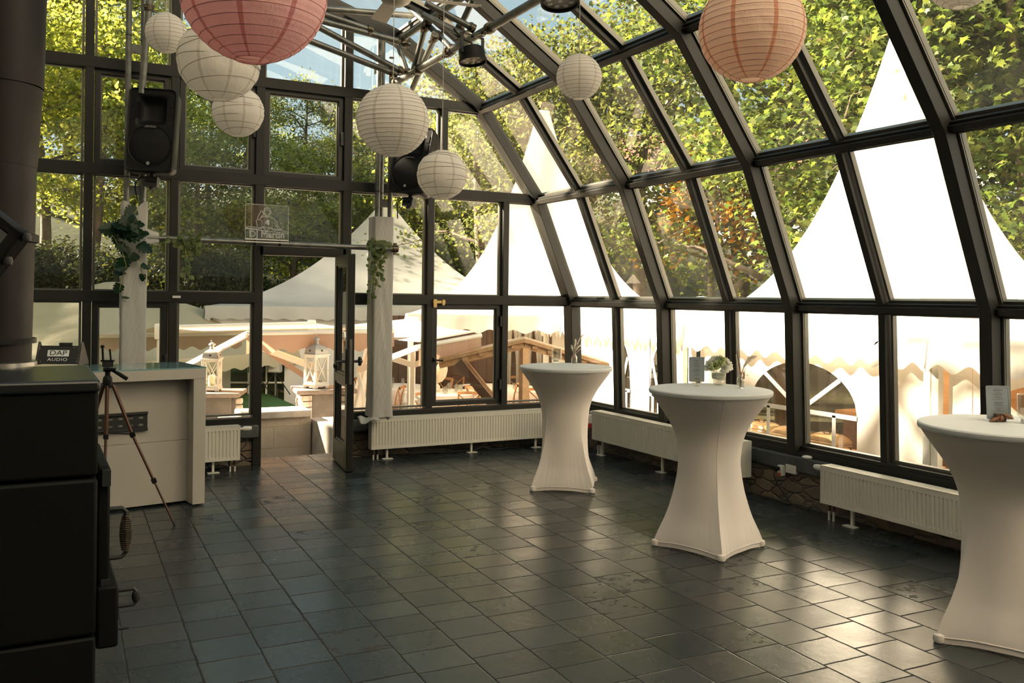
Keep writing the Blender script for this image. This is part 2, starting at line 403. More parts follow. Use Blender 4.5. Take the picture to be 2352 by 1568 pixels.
def rubble(name, scale, cols, mortar, zs=1.6):
    m, n, out = newmat(name); tcx = node(n, 'TexCoord'); mp = node(n, 'Mapping'); mp.inputs['Scale'].default_value = (1, 1, zs)
    n.links.new(tcx.outputs['Object'], mp.inputs[0])
    wob = node(n, 'TexNoise'); wob.inputs['Scale'].default_value = 7; wob.inputs['Detail'].default_value = 4; n.links.new(mp.outputs[0], wob.inputs['Vector'])
    vm = node(n, 'VectorMath', operation='MULTIPLY_ADD'); n.links.new(wob.outputs['Color'], vm.inputs[0]); vm.inputs[1].default_value = (.08, .08, .08); n.links.new(mp.outputs[0], vm.inputs[2])
    v = node(n, 'TexVoronoi', feature='DISTANCE_TO_EDGE'); v.inputs['Scale'].default_value = scale; n.links.new(vm.outputs[0], v.inputs['Vector'])
    v2 = node(n, 'TexVoronoi'); v2.inputs['Scale'].default_value = scale; n.links.new(vm.outputs[0], v2.inputs['Vector'])
    sc = node(n, 'SeparateColor'); n.links.new(v2.outputs['Color'], sc.inputs[0])
    c = ramp(n, sc.outputs[0], cols); c = mixc(n, mth(n, 'MULTIPLY', noi(n, 30, 6, .7), .6), c, tuple(x * .35 for x in cols[0][1]))
    k = mth(n, 'LESS_THAN', v.outputs['Distance'], .035); c = mixc(n, k, c, mortar)
    p = node(n, 'BsdfPrincipled'); p.inputs['Roughness'].default_value = .85; n.links.new(c, p.inputs['Base Color'])
    h = mth(n, 'ADD', mth(n, 'MINIMUM', mth(n, 'MULTIPLY', v.outputs['Distance'], 5), .6), mth(n, 'MULTIPLY', noi(n, 25, 6, .7), .5))
    n.links.new(bmp(n, h, 1.0, .03), p.inputs['Normal']); n.links.new(p.outputs[0], out.inputs[0])
rubble('rubble', 5.5, [(0, (.21, .15, .10)), (.5, (.15, .125, .095)), (1, (.26, .19, .125))], (.12, .105, .085), 2.3)
def ashlar():
    m, n, out = newmat('ashlar'); tcx = node(n, 'TexCoord'); s = node(n, 'SeparateXYZ'); n.links.new(tcx.outputs['Object'], s.inputs[0]); cb = node(n, 'CombineXYZ')
    n.links.new(mth(n, 'ADD', s.outputs['X'], s.outputs['Y']), cb.inputs[0]); n.links.new(s.outputs['Z'], cb.inputs[1])
    bk = node(n, 'TexBrick'); n.links.new(cb.outputs[0], bk.inputs['Vector']); bk.inputs['Scale'].default_value = 1; bk.inputs['Brick Width'].default_value = .62; bk.inputs['Row Height'].default_value = .27; bk.inputs['Mortar Size'].default_value = .008; bk.inputs['Mortar Smooth'].default_value = .3; bk.offset = .37; bk.squash = .7; bk.squash_frequency = 2
    bk.inputs['Color1'].default_value = (.60, .52, .43, 1); bk.inputs['Color2'].default_value = (.70, .62, .53, 1); bk.inputs['Mortar'].default_value = (.66, .55, .40, 1)
    c = mixc(n, mth(n, 'MULTIPLY', noi(n, 6, 6, .65), .7), bk.outputs['Color'], (.44, .36, .28))
    p = node(n, 'BsdfPrincipled'); p.inputs['Roughness'].default_value = .85; n.links.new(c, p.inputs['Base Color'])
    h = mth(n, 'SUBTRACT', mth(n, 'MULTIPLY', noi(n, 12, 6, .6), .6), bk.outputs['Fac']); n.links.new(bmp(n, h, .8, .02), p.inputs['Normal']); n.links.new(p.outputs[0], out.inputs[0])
ashlar()
pbr('slate_sill', (.055, .06, .06), .6, var=.35, vscale=8, bump=.5, bscale=22)
# ------------------------------------------------------------------ pavilion shell
GY = 9.34                                    # plane of the gable glazing
ARCH = [(5.86, .455), (5.807, 1.685), (5.30, 2.89), (4.55, 3.89), (3.52, 4.56), (2.33, 4.94), (1.1, 4.94), (-.1, 4.56), (-1.13, 3.89), (-1.88, 2.89), (-2.37, 1.685), (-2.42, .455)]
NW = [0]; NT = [0]
def trim(mb, mat='frame_dark', bevel=.004):
    NT[0] += 1; return struct(mb.build('trim_%d' % NT[0], mat, bevel=bevel))
def inset(pts, d):
    n = len(pts); nrm = (pts[1] - pts[0]).cross(pts[2] - pts[1]).normalized(); out = []
    for i in range(n):
        e0 = (pts[i] - pts[i - 1]).normalized(); e1 = (pts[(i + 1) % n] - pts[i]).normalized()
        i0, i1 = nrm.cross(e0), nrm.cross(e1); s = 1 + i0.dot(i1)
        out.append(pts[i] + (i0 + i1) * (d / max(s, .15)))
    return out, nrm
def ring(pts, a, b, dep0, dep1):
    A, nr = inset(pts, a); B, _ = inset(pts, b); n = len(pts); mb = MB()
    vs = [p + nr * dep0 for p in A] + [p + nr * dep0 for p in B] + [p + nr * dep1 for p in A] + [p + nr * dep1 for p in B]; fs = []
    for i in range(n):
        j = (i + 1) % n
        fs += [[i, j, n + j, n + i], [2 * n + i, 3 * n + i, 3 * n + j, 2 * n + j], [i, 2 * n + i, 2 * n + j, j], [n + i, n + j, 3 * n + j, 3 * n + i]]
    return mb.add(vs, fs)
def window(pts, gap=.03, sash=False, pane='pane', glass=True):
    NW[0] += 1; pts = [Vector(p) for p in pts]
    if sash:
        o = ring(pts, gap, gap + .052, -.035, .04).build('window_%d' % NW[0], 'frame_black', bevel=.004)
        ring(pts, gap + .052, gap + .066, -.012, .012).build('glazing_bead', 'bead_alu', o); g2 = gap + .06
    else:
        o = ring(pts, gap, gap + .02, -.022, .022).build('window_%d' % NW[0], 'bead_alu'); g2 = gap + .012
    struct(o)
    if glass:
        P, nr = inset(pts, g2); mb = MB(); n = len(P)
        mb.add(P, [list(range(n))]); mb.build('pane', pane, o, smooth=0)
    return o
def clip_arch(poly):
    """clip an x,z polygon with the (convex) outline of the gable"""
    A = ARCH[::1]
    for i in range(len(A)):
        a, b = A[i], A[(i + 1) % len(A)]; out = []
        ins = lambda p: (b[0] - a[0]) * (p[1] - a[1]) - (b[1] - a[1]) * (p[0] - a[0]) >= -1e-9
        for k in range(len(poly)):
            p, q = poly[k - 1], poly[k]
            if ins(p) != ins(q):
                den = (b[0] - a[0]) * (q[1] - p[1]) - (b[1] - a[1]) * (q[0] - p[0])
                t = -((b[0] - a[0]) * (p[1] - a[1]) - (b[1] - a[1]) * (p[0] - a[0])) / den
                out.append((p[0] + t * (q[0] - p[0]), p[1] + t * (q[1] - p[1])))
            if ins(q): out.append(q)
        poly = out
        if len(poly) < 3: return []
    return poly
# floor, with the door step reaching out to the threshold
fb = MB(); fb.box((1.62, 3.88, -.06), (8.3, 10.96, .12)); fb.box((2.49, 9.5, -.06), (.93, .28, .12))
struct(fb.build('floor', 'slate_floor', smooth=0, origin=(0, 0, 0)))
# low stone plinths
pb = MB()
pb.box((-.25, 9.47, .07), (4.53, .34, .66)); pb.box((4.44, 9.47, .07), (2.94, .34, .66))
struct(pb.build('wall_back', 'rubble', origin=(0, 0, 0), bevel=.01))
pb = MB(); pb.box((5.93, 3.9, .07), (.38, 11.3, .66))
struct(pb.build('wall_right', 'rubble', origin=(0, 0, 0), bevel=.01))
sl = MB()
for i in range(5): sl.box((-2.0 + i * .9, 9.44 + .01 * (i % 2), .345), (.89, .42, .13))
for i in range(4): sl.box((3.36 + i * .76, 9.44 + .01 * (i % 2), .345), (.75, .43, .13))
struct(sl.build('baseboard_back', 'slate_sill', bevel=.012))
sl = MB()
for i in range(12): sl.box((5.92 + .012 * (i % 3), -.9 + i * .93, .345), (.44, .92, .13))
struct(sl.build('baseboard_right', 'slate_sill', bevel=.012))
# solid building parts behind and left of the viewer
struct(MB().box((-2.5, 3.9, .35), (.2, 11.2, .95)).build('wall_left', 'wall_dark'))
struct(MB().box((1.7, -1.7, 1.0), (8.8, .2, 2.2)).build('wall_front', 'wall_dark'))
# ribs, glazing bars, purlins of the vault
def sweep(y0, y1, d0, d1, i0=0, i1=7):
    """closed box section following the arch: d0 outside, d1 inside the glass line"""
    pts = [Vector((x, 0, z)) for x, z in ARCH]; n = len(pts); nr = []; i1 = 11
    for i in range(n):
        e0 = (pts[i] - pts[i - 1]).normalized() if i else (pts[1] - pts[0]).normalized()
        e1 = (pts[(i + 1) % n] - pts[i]).normalized() if i < n - 1 else e0
        a, b = Vector((e0.z, 0, -e0.x)), Vector((e1.z, 0, -e1.x)); s = 1 + a.dot(b); nr.append((a + b) / s)
    mb = MB(); vs = []; fs = []
    for i in range(i0, i1 + 1):
        for (d, y) in ((-d0, y0), (-d0, y1), (d1, y1), (d1, y0)):
            v = pts[i] - nr[i] * d; vs.append((v.x, y, v.z))
    m = i1 - i0 + 1
    for i in range(m - 1):
        for k in range(4): fs.append([i * 4 + k, i * 4 + (k + 1) % 4, i * 4 + 4 + (k + 1) % 4, i * 4 + 4 + k])
    fs += [[0, 1, 2, 3], [4 * m - 4 + k for k in (3, 2, 1, 0)]]
    mb.add(vs, fs); return mb
RIBS = [9.30, 7.45, 5.66, 3.87, 2.08]
MIDS = [8.37, 6.51, 4.77, 2.98]
trim(sweep(GY - .13, GY + .05, .03, .10, 0, 11))
for y in RIBS[1:]:
    trim(sweep(y - .045, y + .045, .03, .145)); 
    trim(sweep(y - .062, y + .062, .012, .035), 'bead_alu', 0)
for y in MIDS: trim(sweep(y - .03, y + .03, .025, .075))
for i in range(0, 11):
    x, z = ARCH[i]; a = Vector((ARCH[max(i - 1, 0)][0], 0, ARCH[max(i - 1, 0)][1])); b = Vector((ARCH[i + 1][0], 0, ARCH[i + 1][1])); t = (b - a).normalized(); nr = Vector((t.z, 0, -t.x))
    if nr.dot(Vector((1.7 - x, 0, 1.5 - z))) < 0: nr = -nr
    c = Vector((x, 0, z)) + nr * .035
    q = MB(); q.beam((c.x, 2.0, c.z), (c.x, 9.25, c.z), .085, .09, up=nr)
    trim(q)
    if 0 < i < 7:
        c2 = Vector((x, 0, z)) + nr * .09; q = MB(); q.beam((c2.x, 2.0, c2.z), (c2.x, 9.22, c2.z), .05, .03, up=nr); trim(q, 'frame_black')
sill = MB(); sill.box((5.84, 5.6, .425), (.15, 7.3, .07)); trim(sill)
ys = sorted(RIBS + MIDS, reverse=True)
for i in range(0, 7):
    (x0, z0), (x1, z1) = ARCH[i], ARCH[i + 1]
    for ya, yb in zip(ys, ys[1:]):
        window([(x0, yb, z0), (x0, ya, z0), (x1, ya, z1), (x1, yb, z1)], .045, pane='pane' if i < 1 else 'pane_roof')
# gable glazing
MUL = [-2.2, -1.05, -.29, .465, 1.22, 2.035, 2.95, 3.91, 4.85, 5.84]
ZT = [.43, 1.69, 2.88, 3.87, 5.2]
def vbar(x, z0, z1, wd=.075): trim(MB().box((x, GY - .02, (z0 + z1) / 2), (wd, .11, z1 - z0)))
def top_z(x):
    for (xa, za), (xb, zb) in zip(ARCH, ARCH[1:]):
        if min(xa, xb) <= x <= max(xa, xb) and abs(xa - xb) > .02: return za + (zb - za) * (x - xa) / (xb - xa)
    return 1.7
for x in MUL[1:-1]:
    if x == 3.91: vbar(x, .43, 2.88); vbar(4.06, 2.88, 3.87)
    elif x == 4.85: vbar(x, .43, 2.88)
    elif x in (2.035, 2.95): vbar(x, 0, top_z(x), .085)
    else: vbar(x, .43, top_z(x))
for z in ZT[:4]:
    xs = [(x0 + (x1 - x0) * (z - z0) / (z1 - z0)) for (x0, z0), (x1, z1) in zip(ARCH, ARCH[1:]) if min(z0, z1) <= z <= max(z0, z1) and z0 != z1]
    xs = xs or [5.86, -2.42]; xa, xb = max(xs), min(xs)
    segs = [(xb, xa)]
    if z < 2: segs = [(xb, 2.035), (2.95, xa)]
    for a, b in segs: trim(MB().box(((a + b) / 2, GY - .015, z), (b - a, .125, .105)))
trim(MB().box((2.4925, GY - .02, 2.17), (.90, .11, .09)))           # door lintel
for r in range(4):
    ML = MUL if r < 2 else [x for x in MUL if x != 4.85 and not (r == 3 and x == 3.91)]
    cols = list(zip(ML, ML[1:]))
    for a, b in cols:
        if r >= 2: 
            if a == 3.91: a = 4.06
            if b == 3.91: b = 4.06
        if a == 2.035 and r == 0: continue
        z0, z1 = ZT[r], ZT[r + 1]
        if a == 2.035 and r == 1: z0 = 2.17
        poly = clip_arch([(a, z0), (b, z0), (b, z1), (a, z1)])
        if len(poly) < 3: continue
        area = .5 * abs(sum(poly[i - 1][0] * poly[i][1] - poly[i][0] * poly[i - 1][1] for i in range(len(poly))))
        if area < .03: continue
        sash = (r == 2 and a in (.465, 1.22, 2.035)) or (r == 0 and a in (.465, 3.91))
        o = window([(x, GY, z) for x, z in poly], .045, sash=sash)
        if sash and a == 3.91:
            hb = MB(); hb.box((a + .055, GY - .075, 1.02), (.025, .03, .05)); hb.tube([(a + .055, GY - .085, 1.02), (a + .055, GY - .12, 1.02), (a + .14, GY - .125, 1.015)], .011)
            hb.build('handle', 'black_metal', o)
            lb = MB(); lb.box((a + .10, GY - .085, 1.665), (.15, .02, .03)); lb.box((a + .05, GY - .085, 1.65), (.04, .035, .09)); lb.box((a + .15, GY - .09, 1.66), (.03, .03, .06)); lb.build('latch', 'gold', o)
            [MB().box((4.85 - .05, GY - .06, z), (.02, .03, .12)).build('hinge', 'black_metal', o) for z in (.72, 1.45)]
        elif sash:
            zz = z0 + .05
            for q in (.33, .68): MB().box((a + (b - a) * q, GY - .06, zz), (.16, .03, .03)).build('window_catch', 'black_metal', o)
            MB().box((b - .06, GY - .06, (z0 + z1) / 2), (.02, .04, .14)).build('window_hinge', 'black_metal', o)
lab = MB().box((1.25, GY - .085, 1.69), (.075, .004, .022)); trim(lab, 'print_white', 0)
# open door leaf, hinged on the right jamb
DH = Vector((2.86, 9.27, 0)); DE = Vector((2.755, 8.49, 0)); dd = (DE - DH).normalized(); dn = Vector((dd.y, -dd.x, 0))
if dn.x > 0: dn = -dn
DL = (DE - DH).length
door = thing('door_1', 'open dark metal glazed door', None, DH, 0); tag(door, kind='structure')
def dpt(u, v, z): return DH + dd * u + dn * v + Vector((0, 0, z))
def dbox(mb, u0, u1, v0, v1, z0, z1):
    vs = [dpt(u, v, z) for u in (u0, u1) for v in (v0, v1) for z in (z0, z1)]
    return mb.add(vs, [[0, 1, 3, 2], [4, 6, 7, 5], [0, 4, 5, 1], [2, 3, 7, 6], [0, 2, 6, 4], [1, 5, 7, 3]])
f_ = MB()
dbox(f_, 0, .095, -.035, .035, .01, 2.13); dbox(f_, DL - .11, DL, -.035, .035, .01, 2.13)
dbox(f_, .095, DL - .11, -.035, .035, .01, .24); dbox(f_, .095, DL - .11, -.035, .035, .84, .93); dbox(f_, .095, DL - .11, -.035, .035, 2.03, 2.13)
f_.build('door_frame', 'frame_dark', door, bevel=.005)
for z0, z1 in ((.24, .84), (.93, 2.03)):
    g = MB(); g.add([dpt(.09, 0, z0), dpt(DL - .1, 0, z0), dpt(DL - .1, 0, z1), dpt(.09, 0, z1)], [[0, 1, 2, 3]]); g.build('pane', 'pane', door, smooth=0)
    b_ = MB(); 
    for (u0, u1, za, zb) in ((.095, .115, z0, z1), (DL - .13, DL - .11, z0, z1), (.095, DL - .11, z0, z0 + .02), (.095, DL - .11, z1 - .02, z1)): dbox(b_, u0, u1, .006, .022, za, zb)
    b_.build('glazing_bead', 'frame_black', door)
h_ = MB(); dbox(h_, DL - .075, DL - .035, .035, .045, .86, 1.20)
h_.tube([dpt(DL - .055, .045, 1.08), dpt(DL - .055, .10, 1.08), dpt(DL - .10, .115, 1.075), dpt(DL - .16, .115, 1.04)], [.014, .014, .013, .012]); h_.lathe([(0, -.03), (.02, -.026), (.026, -.005), (.022, .02), (0, .03)], dpt(DL - .18, .115, 1.03), 12)
h_.build('lever_handle', 'black_metal', door)
k_ = MB(); k_.tube([dpt(DL - .055, -.035, 1.08), dpt(DL - .055, -.09, 1.08)], .014)
for q in range(7): k_.lathe([(0, -.018), (.014, -.012), (.018, 0), (.014, .012), (0, .018)], dpt(DL - .055 + .025 * math.cos(q * PI * 2 / 7), -.10, 1.08 + .03 * math.sin(q * PI * 2 / 7)), 10)
k_.lathe([(0, -.025), (.02, -.015), (.025, 0), (.02, .015), (0, .025)], dpt(DL - .055, -.105, 1.08), 10)
k_.build('door_knob', 'black_metal', door)
s_ = MB(); dbox(s_, DL, DL + .003, -.013, .013, .86, 1.30); s_.build('strike_plate', 'steel', door)
# ------------------------------------------------------------------ bar tables
T_RC = [(.0, .385), (.03, .39), (.06, .378), (.12, .352), (.2, .312), (.28, .282), (.38, .252), (.5, .228), (.62, .217), (.72, .224), (.8, .246), (.88, .287), (.95, .335), (1.01, .378), (1.06, .412), (1.075, .422)]
T_RE = [(.0, .272), (.03, .272), (.06, .266), (.12, .25), (.2, .228), (.28, .216), (.38, .208), (.5, .206), (.62, .211), (.72, .222), (.8, .246), (.88, .287), (.95, .335), (1.01, .378), (1.06, .412), (1.075, .422)]
def lerp(tab, z):
    for (a, ra), (b, rb) in zip(tab, tab[1:]):
        if z <= b: t = (z - a) / (b - a); return ra + (rb - ra) * t
    return tab[-1][1]
def smoothtab(tab, z):
    return (lerp(tab, max(0, z - .025)) + 2 * lerp(tab, z) + lerp(tab, min(1.075, z + .025))) / 4
def cover_pt(u, v, seed):
    th = u * 2 * PI; z = v * 1.075
    ph = ((th + PI / 4) % (PI / 2)) - PI / 4                    # angle from an edge normal (edges at 0, 90 ...)
    wgt = ((1 / math.cos(ph) - 1) / .41421) ** 1.25
    rc, re = smoothtab(T_RC, z), smoothtab(T_RE, z)
    r = re + (rc - re) * wgt
    lowk = max(0, 1 - z / .34)
    r += lowk * .010 * math.sin(ph * 46 + seed) * wgt ** .5 * (1 - lowk * .6)
    hem = .0 + .016 * (1 - wgt) ** 2
    zz = hem + (z * (1.075 - hem) / 1.075)
    return Vector((r * math.cos(th), r * math.sin(th), zz))
def bar_table(loc, rz, label):
    t = thing('bar_table', label, 'bar table', loc, rz, 'stretch covered standing tables')
    mb = MB(); mb.grid(lambda u, v: t_mat(t) @ cover_pt(u, v ** 1.0, loc[0] * 7), 128, 60, wrap=True)
    mb.build('stretch_cover', 'cloth_white', t, smooth=60)
    cap = MB(); cap.lathe([(.423, 1.068), (.427, 1.078), (.427, 1.092), (.421, 1.099), (.405, 1.1025), (0, 1.1035)], loc, 96); cap.build('top_cover', 'table_cap', t)
    hm = MB(); hm.tube([t_mat(t) @ (lambda p: Vector((p.x * 1.004, p.y * 1.004, p.z)))(cover_pt(k / 128, 0.028, loc[0] * 7)) for k in range(129)], .0035, 6, cap=False); hm.build('hem', 'cloth_white', t)
    for th in (5 * PI / 4,):
        sm = MB(); sm.tube([t_mat(t) @ (cover_pt(th / (2 * PI), k / 40, loc[0] * 7) * 1.0) for k in range(41)], .0022, 5); sm.build('seam', 'print_grey' if False else 'cloth_white', t)
    for k in range(4):
        th = PI / 4 + k * PI / 2; ft = MB(); p = t_mat(t) @ Vector((.372 * math.cos(th), .372 * math.sin(th), 0)); ft.lathe([(.018, 0), (.026, .004), (.030, .02), (.026, .04), (.0, .05)], p, 16); ft.build('foot_pocket', 'cloth_white', t)
    return t
def t_mat(t): return WORLD[t.name]
T1 = Vector((4.345, 7.09, 0)); T2 = Vector((4.215, 4.94, 0)); T3 = Vector((4.44, 2.9, 0))
bar_table(T1, R(-35.5), 'white stretch covered bar table at the back corner with tumbler and vase')
bar_table(T2, R(18), 'white stretch covered bar table in the middle with the white flower bouquet')
bar_table(T3, R(26), 'white stretch covered bar table cut by the right picture edge')
# ------------------------------------------------------------------ things on the tables
def tumbler(name, label, loc, r, h, fl=.0):
    o = thing(name, label, 'glass', loc)
    mb = MB(); mb.lathe([(0, .0), (r * .62, .0), (r * .64, .006), (r * .62, .022), (r * .80, .030), (r, .042), (r * 1.02, h * .6), (r * 1.03, h), (r * .97, h), (r * .95, h * .6), (r * .90, .05), (r * .5, .036), (0, .034)], loc, 32)
    mb.build('glass_body', 'tumbler', o)
    bs = MB(); bs.lathe([(0, .004), (r * .55, .006), (r * .55, .02), (0, .026)], loc, 24); bs.build('glass_base', 'glass_clear_body', o)
    return o
p = PZ(1278, 832, 1.103); tumbler('tumbler', 'clear footed glass tumbler on the back bar table', (p.x, p.y, 1.103), .047, .135)
tumbler('tumbler', 'ribbed clear glass on the front bar table at the right picture edge', tuple(PZ(2357, 972, 1.103)), .042, .15)
def bud_vase(label, loc, kind):
    o = thing('bud_vase', label, 'vase', loc)
    MB().lathe([(0, 0), (.024, 0), (.027, .006), (.027, .055), (.024, .068), (.014, .078), (.013, .092), (.017, .096), (.014, .097), (.011, .09), (.012, .079), (.022, .066), (.024, .055), (.024, .008), (0, .006)], loc, 24).build('glass_bottle', 'tumbler', o)
    L = Vector(loc); rnd = random.Random(kind)
    tg = MB(); tg.box(L + Vector((-.02, -.018, .06)) if kind == 1 else L + Vector((.004, -.028, .09)), (.016, .003, .05), rz=.2); tg.build('paper_tag', 'dried_brown', o)
    st = MB()
    for k in range(7):
        a, b = rnd.uniform(0, 2 * PI), rnd.uniform(.01, .05); st.tube([L + Vector((rnd.uniform(-.012, .012), rnd.uniform(-.012, .012), .012)), L + Vector((0, 0, .09)), L + Vector((b * math.cos(a), b * math.sin(a), rnd.uniform(.12, .2)))], .0014, 5)
    st.build('dried_stem', 'dried_brown', o)
    def plume(name, base, tip, bend, w, mat, n=90):
        mb = MB(); base, tip = Vector(base), Vector(tip); mid = (base + tip) / 2 + Vector(bend)
        def c(t): return base * (1 - t) ** 2 + mid * 2 * t * (1 - t) + tip * t * t
        mb.tube([c(k / 10) for k in range(11)], .0013, 5)
        for k in range(n):
            t = .3 + .7 * k / n; q = c(t); dr = (c(min(1, t + .03)) - c(t - .03)).normalized(); a = rnd.uniform(0, 2 * PI); od = dr.orthogonal().normalized(); od = Matrix.Rotation(a, 3, dr) @ od
            e_ = q + od * w * rnd.uniform(.4, 1) * math.sin(PI * min(1, (t - .22) * 1.25)) ** .6 + dr * w * .9 - Vector((0, 0, .2 * w))
            sd_ = od.cross(dr) * .003; mb.add([q - sd_, q + sd_, e_], [[0, 1, 2]])
        return mb.build(name, mat, o)
    if kind == 1:
        plume('grass_plume', L + Vector((0, 0, .08)), L + Vector((.085, -.03, .275)), (.0, 0, .09), .018, 'pampas', 160)
        plume('grass_plume', L + Vector((0, 0, .08)), L + Vector((.012, 0, .22)), (.0, 0, .02), .03, 'pampas', 60)
        plume('grass_plume', L + Vector((0, 0, .08)), L + Vector((.055, -.02, .17)), (.0, 0, .04), .022, 'pampas', 60)
        plume('grass_plume', L + Vector((0, 0, .08)), L + Vector((-.03, 0, .165)), (-.01, 0, .02), .022, 'petal', 80)
        plume('grass_plume', L + Vector((0, 0, .08)), L + Vector((.075, -.03, .145)), (.03, 0, .04), .006, 'pampas', 40)
    else:
        plume('grass_plume', L + Vector((0, 0, .08)), L + Vector((.085, -.035, .225)), (-.02, 0, .05), .034, 'pampas', 420)
        plume('grass_plume', L + Vector((0, 0, .06)), L + Vector((-.022, .01, .26)), (-.01, 0, .02), .007, 'dried_brown', 120)
        plume('grass_plume', L + Vector((0, 0, .06)), L + Vector((-.034, .012, .235)), (-.01, 0, .02), .009, 'pampas', 100)
        plume('grass_plume', L + Vector((0, 0, .07)), L + Vector((.055, -.02, .085)), (.02, 0, .03), .002, 'dried_brown', 10)
    return o
p = PZ(1319, 834, 1.103); bud_vase('small bottle vase of pale dried grasses on the back bar table', tuple(p), 1)
p = PZ(1701, 891, 1.103); bud_vase('small bottle vase with pampas plume beside the white bouquet', tuple(p), 2)
# white bouquet in a footed glass
p = PZ(1650, 884, 1.103); L = Vector(p)
bq = thing('flower_bouquet', 'round white flower bouquet in a ribbed glass on the middle bar table', 'bouquet', tuple(L))
MB().lathe([(0, .0), (.036, .0), (.037, .028), (.034, .034), (.046, .040), (.052, .055), (.053, .10), (.049, .10), (.047, .056), (.03, .044), (0, .04)], L, 32).build('glass_bowl', 'tumbler', bq)
MB().lathe([(0, .036), (.044, .048), (.048, .06), (.047, .085), (0, .088)], L, 32).build('water_fill', 'petal', bq)
rnd = random.Random(5)
for k in range(16):
    a = k * 2.4; q = math.sqrt(k / 16); hc = L + Vector((.082 * q * math.cos(a), .082 * q * math.sin(a), .185 - .065 * q * q))
    fm = MB()
    for i in range(170):
        d = Vector((rnd.gauss(0, 1), rnd.gauss(0, 1), rnd.gauss(.4, 1))).normalized(); ln = rnd.uniform(.026, .046); sd_ = d.orthogonal().normalized() * ln * .38; bd = Vector((0, 0, .008)) * rnd.uniform(-1, 1)
        fm.add([hc, hc + d * ln * .6 + sd_ + bd, hc + d * ln, hc + d * ln * .6 - sd_ + bd], [[0, 1, 2], [0, 2, 3]])
    fm.build('flower_head', 'petal_green' if k in (2, 7, 12) else 'petal', bq, smooth=0)
def menu(label, loc, rz, w, h, tilt, base):
    L = Vector(loc); o = thing('menu_card', label, 'menu', loc, 0)
    ax = Vector((math.cos(rz), math.sin(rz), 0)); nrm = Vector((math.sin(rz), -math.cos(rz), 0)); up = (Vector((0, 0, 1)) - nrm * tilt).normalized(); nz = ax.cross(up)
    z0 = .03 if base == 'wire' else .012
    c0 = L + Vector((0, 0, z0)); q = MB(); rr = .008; pl = []
    for (cx_, cz_, a0) in ((w / 2 - rr, rr, -PI / 2), (w / 2 - rr, h - rr, 0), (-w / 2 + rr, h - rr, PI / 2), (-w / 2 + rr, rr, PI)):
        for k in range(4): pl.append((cx_ + rr * math.cos(a0 + k * PI / 6), cz_ + rr * math.sin(a0 + k * PI / 6)))
    q.prism(pl, c0 - nz * .0015, ax, up, nz, .003); q.build('card', 'menu_card', o)
    def line(txt, z, size, sh=0, sp_=1.0, mat='print_dark'): text_mesh('printed_line', txt, size, mat, frame_M(c0 + up * z + nz * .0018, ax, up), o, .0002, sh, spacing=sp_)
    line('DRINKS', h * .93, h * .03, 0, 1.6); line('alkoholfrei', h * .865, h * .062, .35); line('longdrinks', h * .50, h * .062, .35); line('biere', h * .155, h * .062, .35)
    lm = MB(); rnd = random.Random(3)
    zs = [.81, .785, .76, .735, .71, .685, .66, .635, .61, .585, .455, .43, .405, .345, .315, .29, .265, .24, .105]
    for z in zs:
        wd = rnd.uniform(.12, .5) * w; x = -wd / 2
        while x < wd / 2:
            l_ = min(rnd.uniform(.004, .012) * w / .1, wd / 2 - x); lm.box(c0 + up * (h * z) + ax * (x + l_ / 2) + nz * .0018, (l_, h * .007, .0004), M=Matrix((ax, up, nz)).transposed()); x += l_ + .003
    lm.build('small_print', 'print_dark', o)
    bl = MB()
    for (x0, z0_, x1, z1_) in ((-.44, .935, -.14, .937), (.14, .935, .44, .937), (.435, .08, .44, .937)): bl.box(c0 + ax * (w * (x0 + x1) / 2) + up * (h * (z0_ + z1_) / 2) + nz * .0018, (max(.0008, w * (x1 - x0)), max(.0008, h * (z1_ - z0_)), .0004), M=Matrix((ax, up, nz)).transposed())
    bl.build('border_line', 'print_dark', o)
    gc = MB(); gc.add([c0 + ax * w * .48 + up * .006 + nz * .0019, c0 + ax * w * .48 + up * h * .1 + nz * .0019, c0 + ax * w * .36 + up * .006 + nz * .0019], [[0, 1, 2]]); gc.build('gold_corner', 'gold', o)
    if base == 'wire':
        b = MB(); b.tube([L + Vector((0, 0, .002)), L + Vector((0, 0, .035)) + nz * .004], .0016, 6); b.lathe([(0, 0), (.02, 0), (.02, .003), (0, .004)], L, 20)
        b.tube([c0 + ax * .018 * math.cos(k * PI / 12) + up * (.012 + .018 * math.sin(k * PI / 12)) + nz * .004 for k in range(25)], .0014, 6); b.build('card_holder', 'gold', o)
    else:
        b = MB(); b.box(L + nz * .012 + Vector((-.016, 0, .022)), (.034, .026, .042), rz=rz + .25); b.box(L + nz * .014 + Vector((.018, 0, .02)), (.036, .024, .038), rz=rz - .3)
        b.box(L - nz * .02 + Vector((0, 0, .012)), (.06, .03, .022), rz=rz); b.build('wooden_stand', 'wood_dark', o)
        b = MB()
        for s in (-1, 1): b.lathe([(0, -.032), (.008, -.02), (.010, 0), (.006, .02), (0, .034)], L + nz * .03 + ax * .035 * s + Vector((0, 0, .02 + .008 * s)), 10, M=Matrix.Rotation(R(65) * s, 3, nz.normalized()))
        b.lathe([(0, -.014), (.009, -.006), (.010, .004), (0, .016)], L + nz * .034 + Vector((0, 0, .018)), 10); b.build('dried_decoration', 'dried_brown', o)
menu('grey drinks menu card in a gold wire holder on the middle bar table', tuple(PZ(1600, 886, 1.103)), R(-29), .111, .178, .05, 'wire')
menu('grey drinks menu card in a wooden stand on the front bar table', tuple(PZ(2294, 968, 1.103)), R(-31), .121, .176, .12, 'wood')
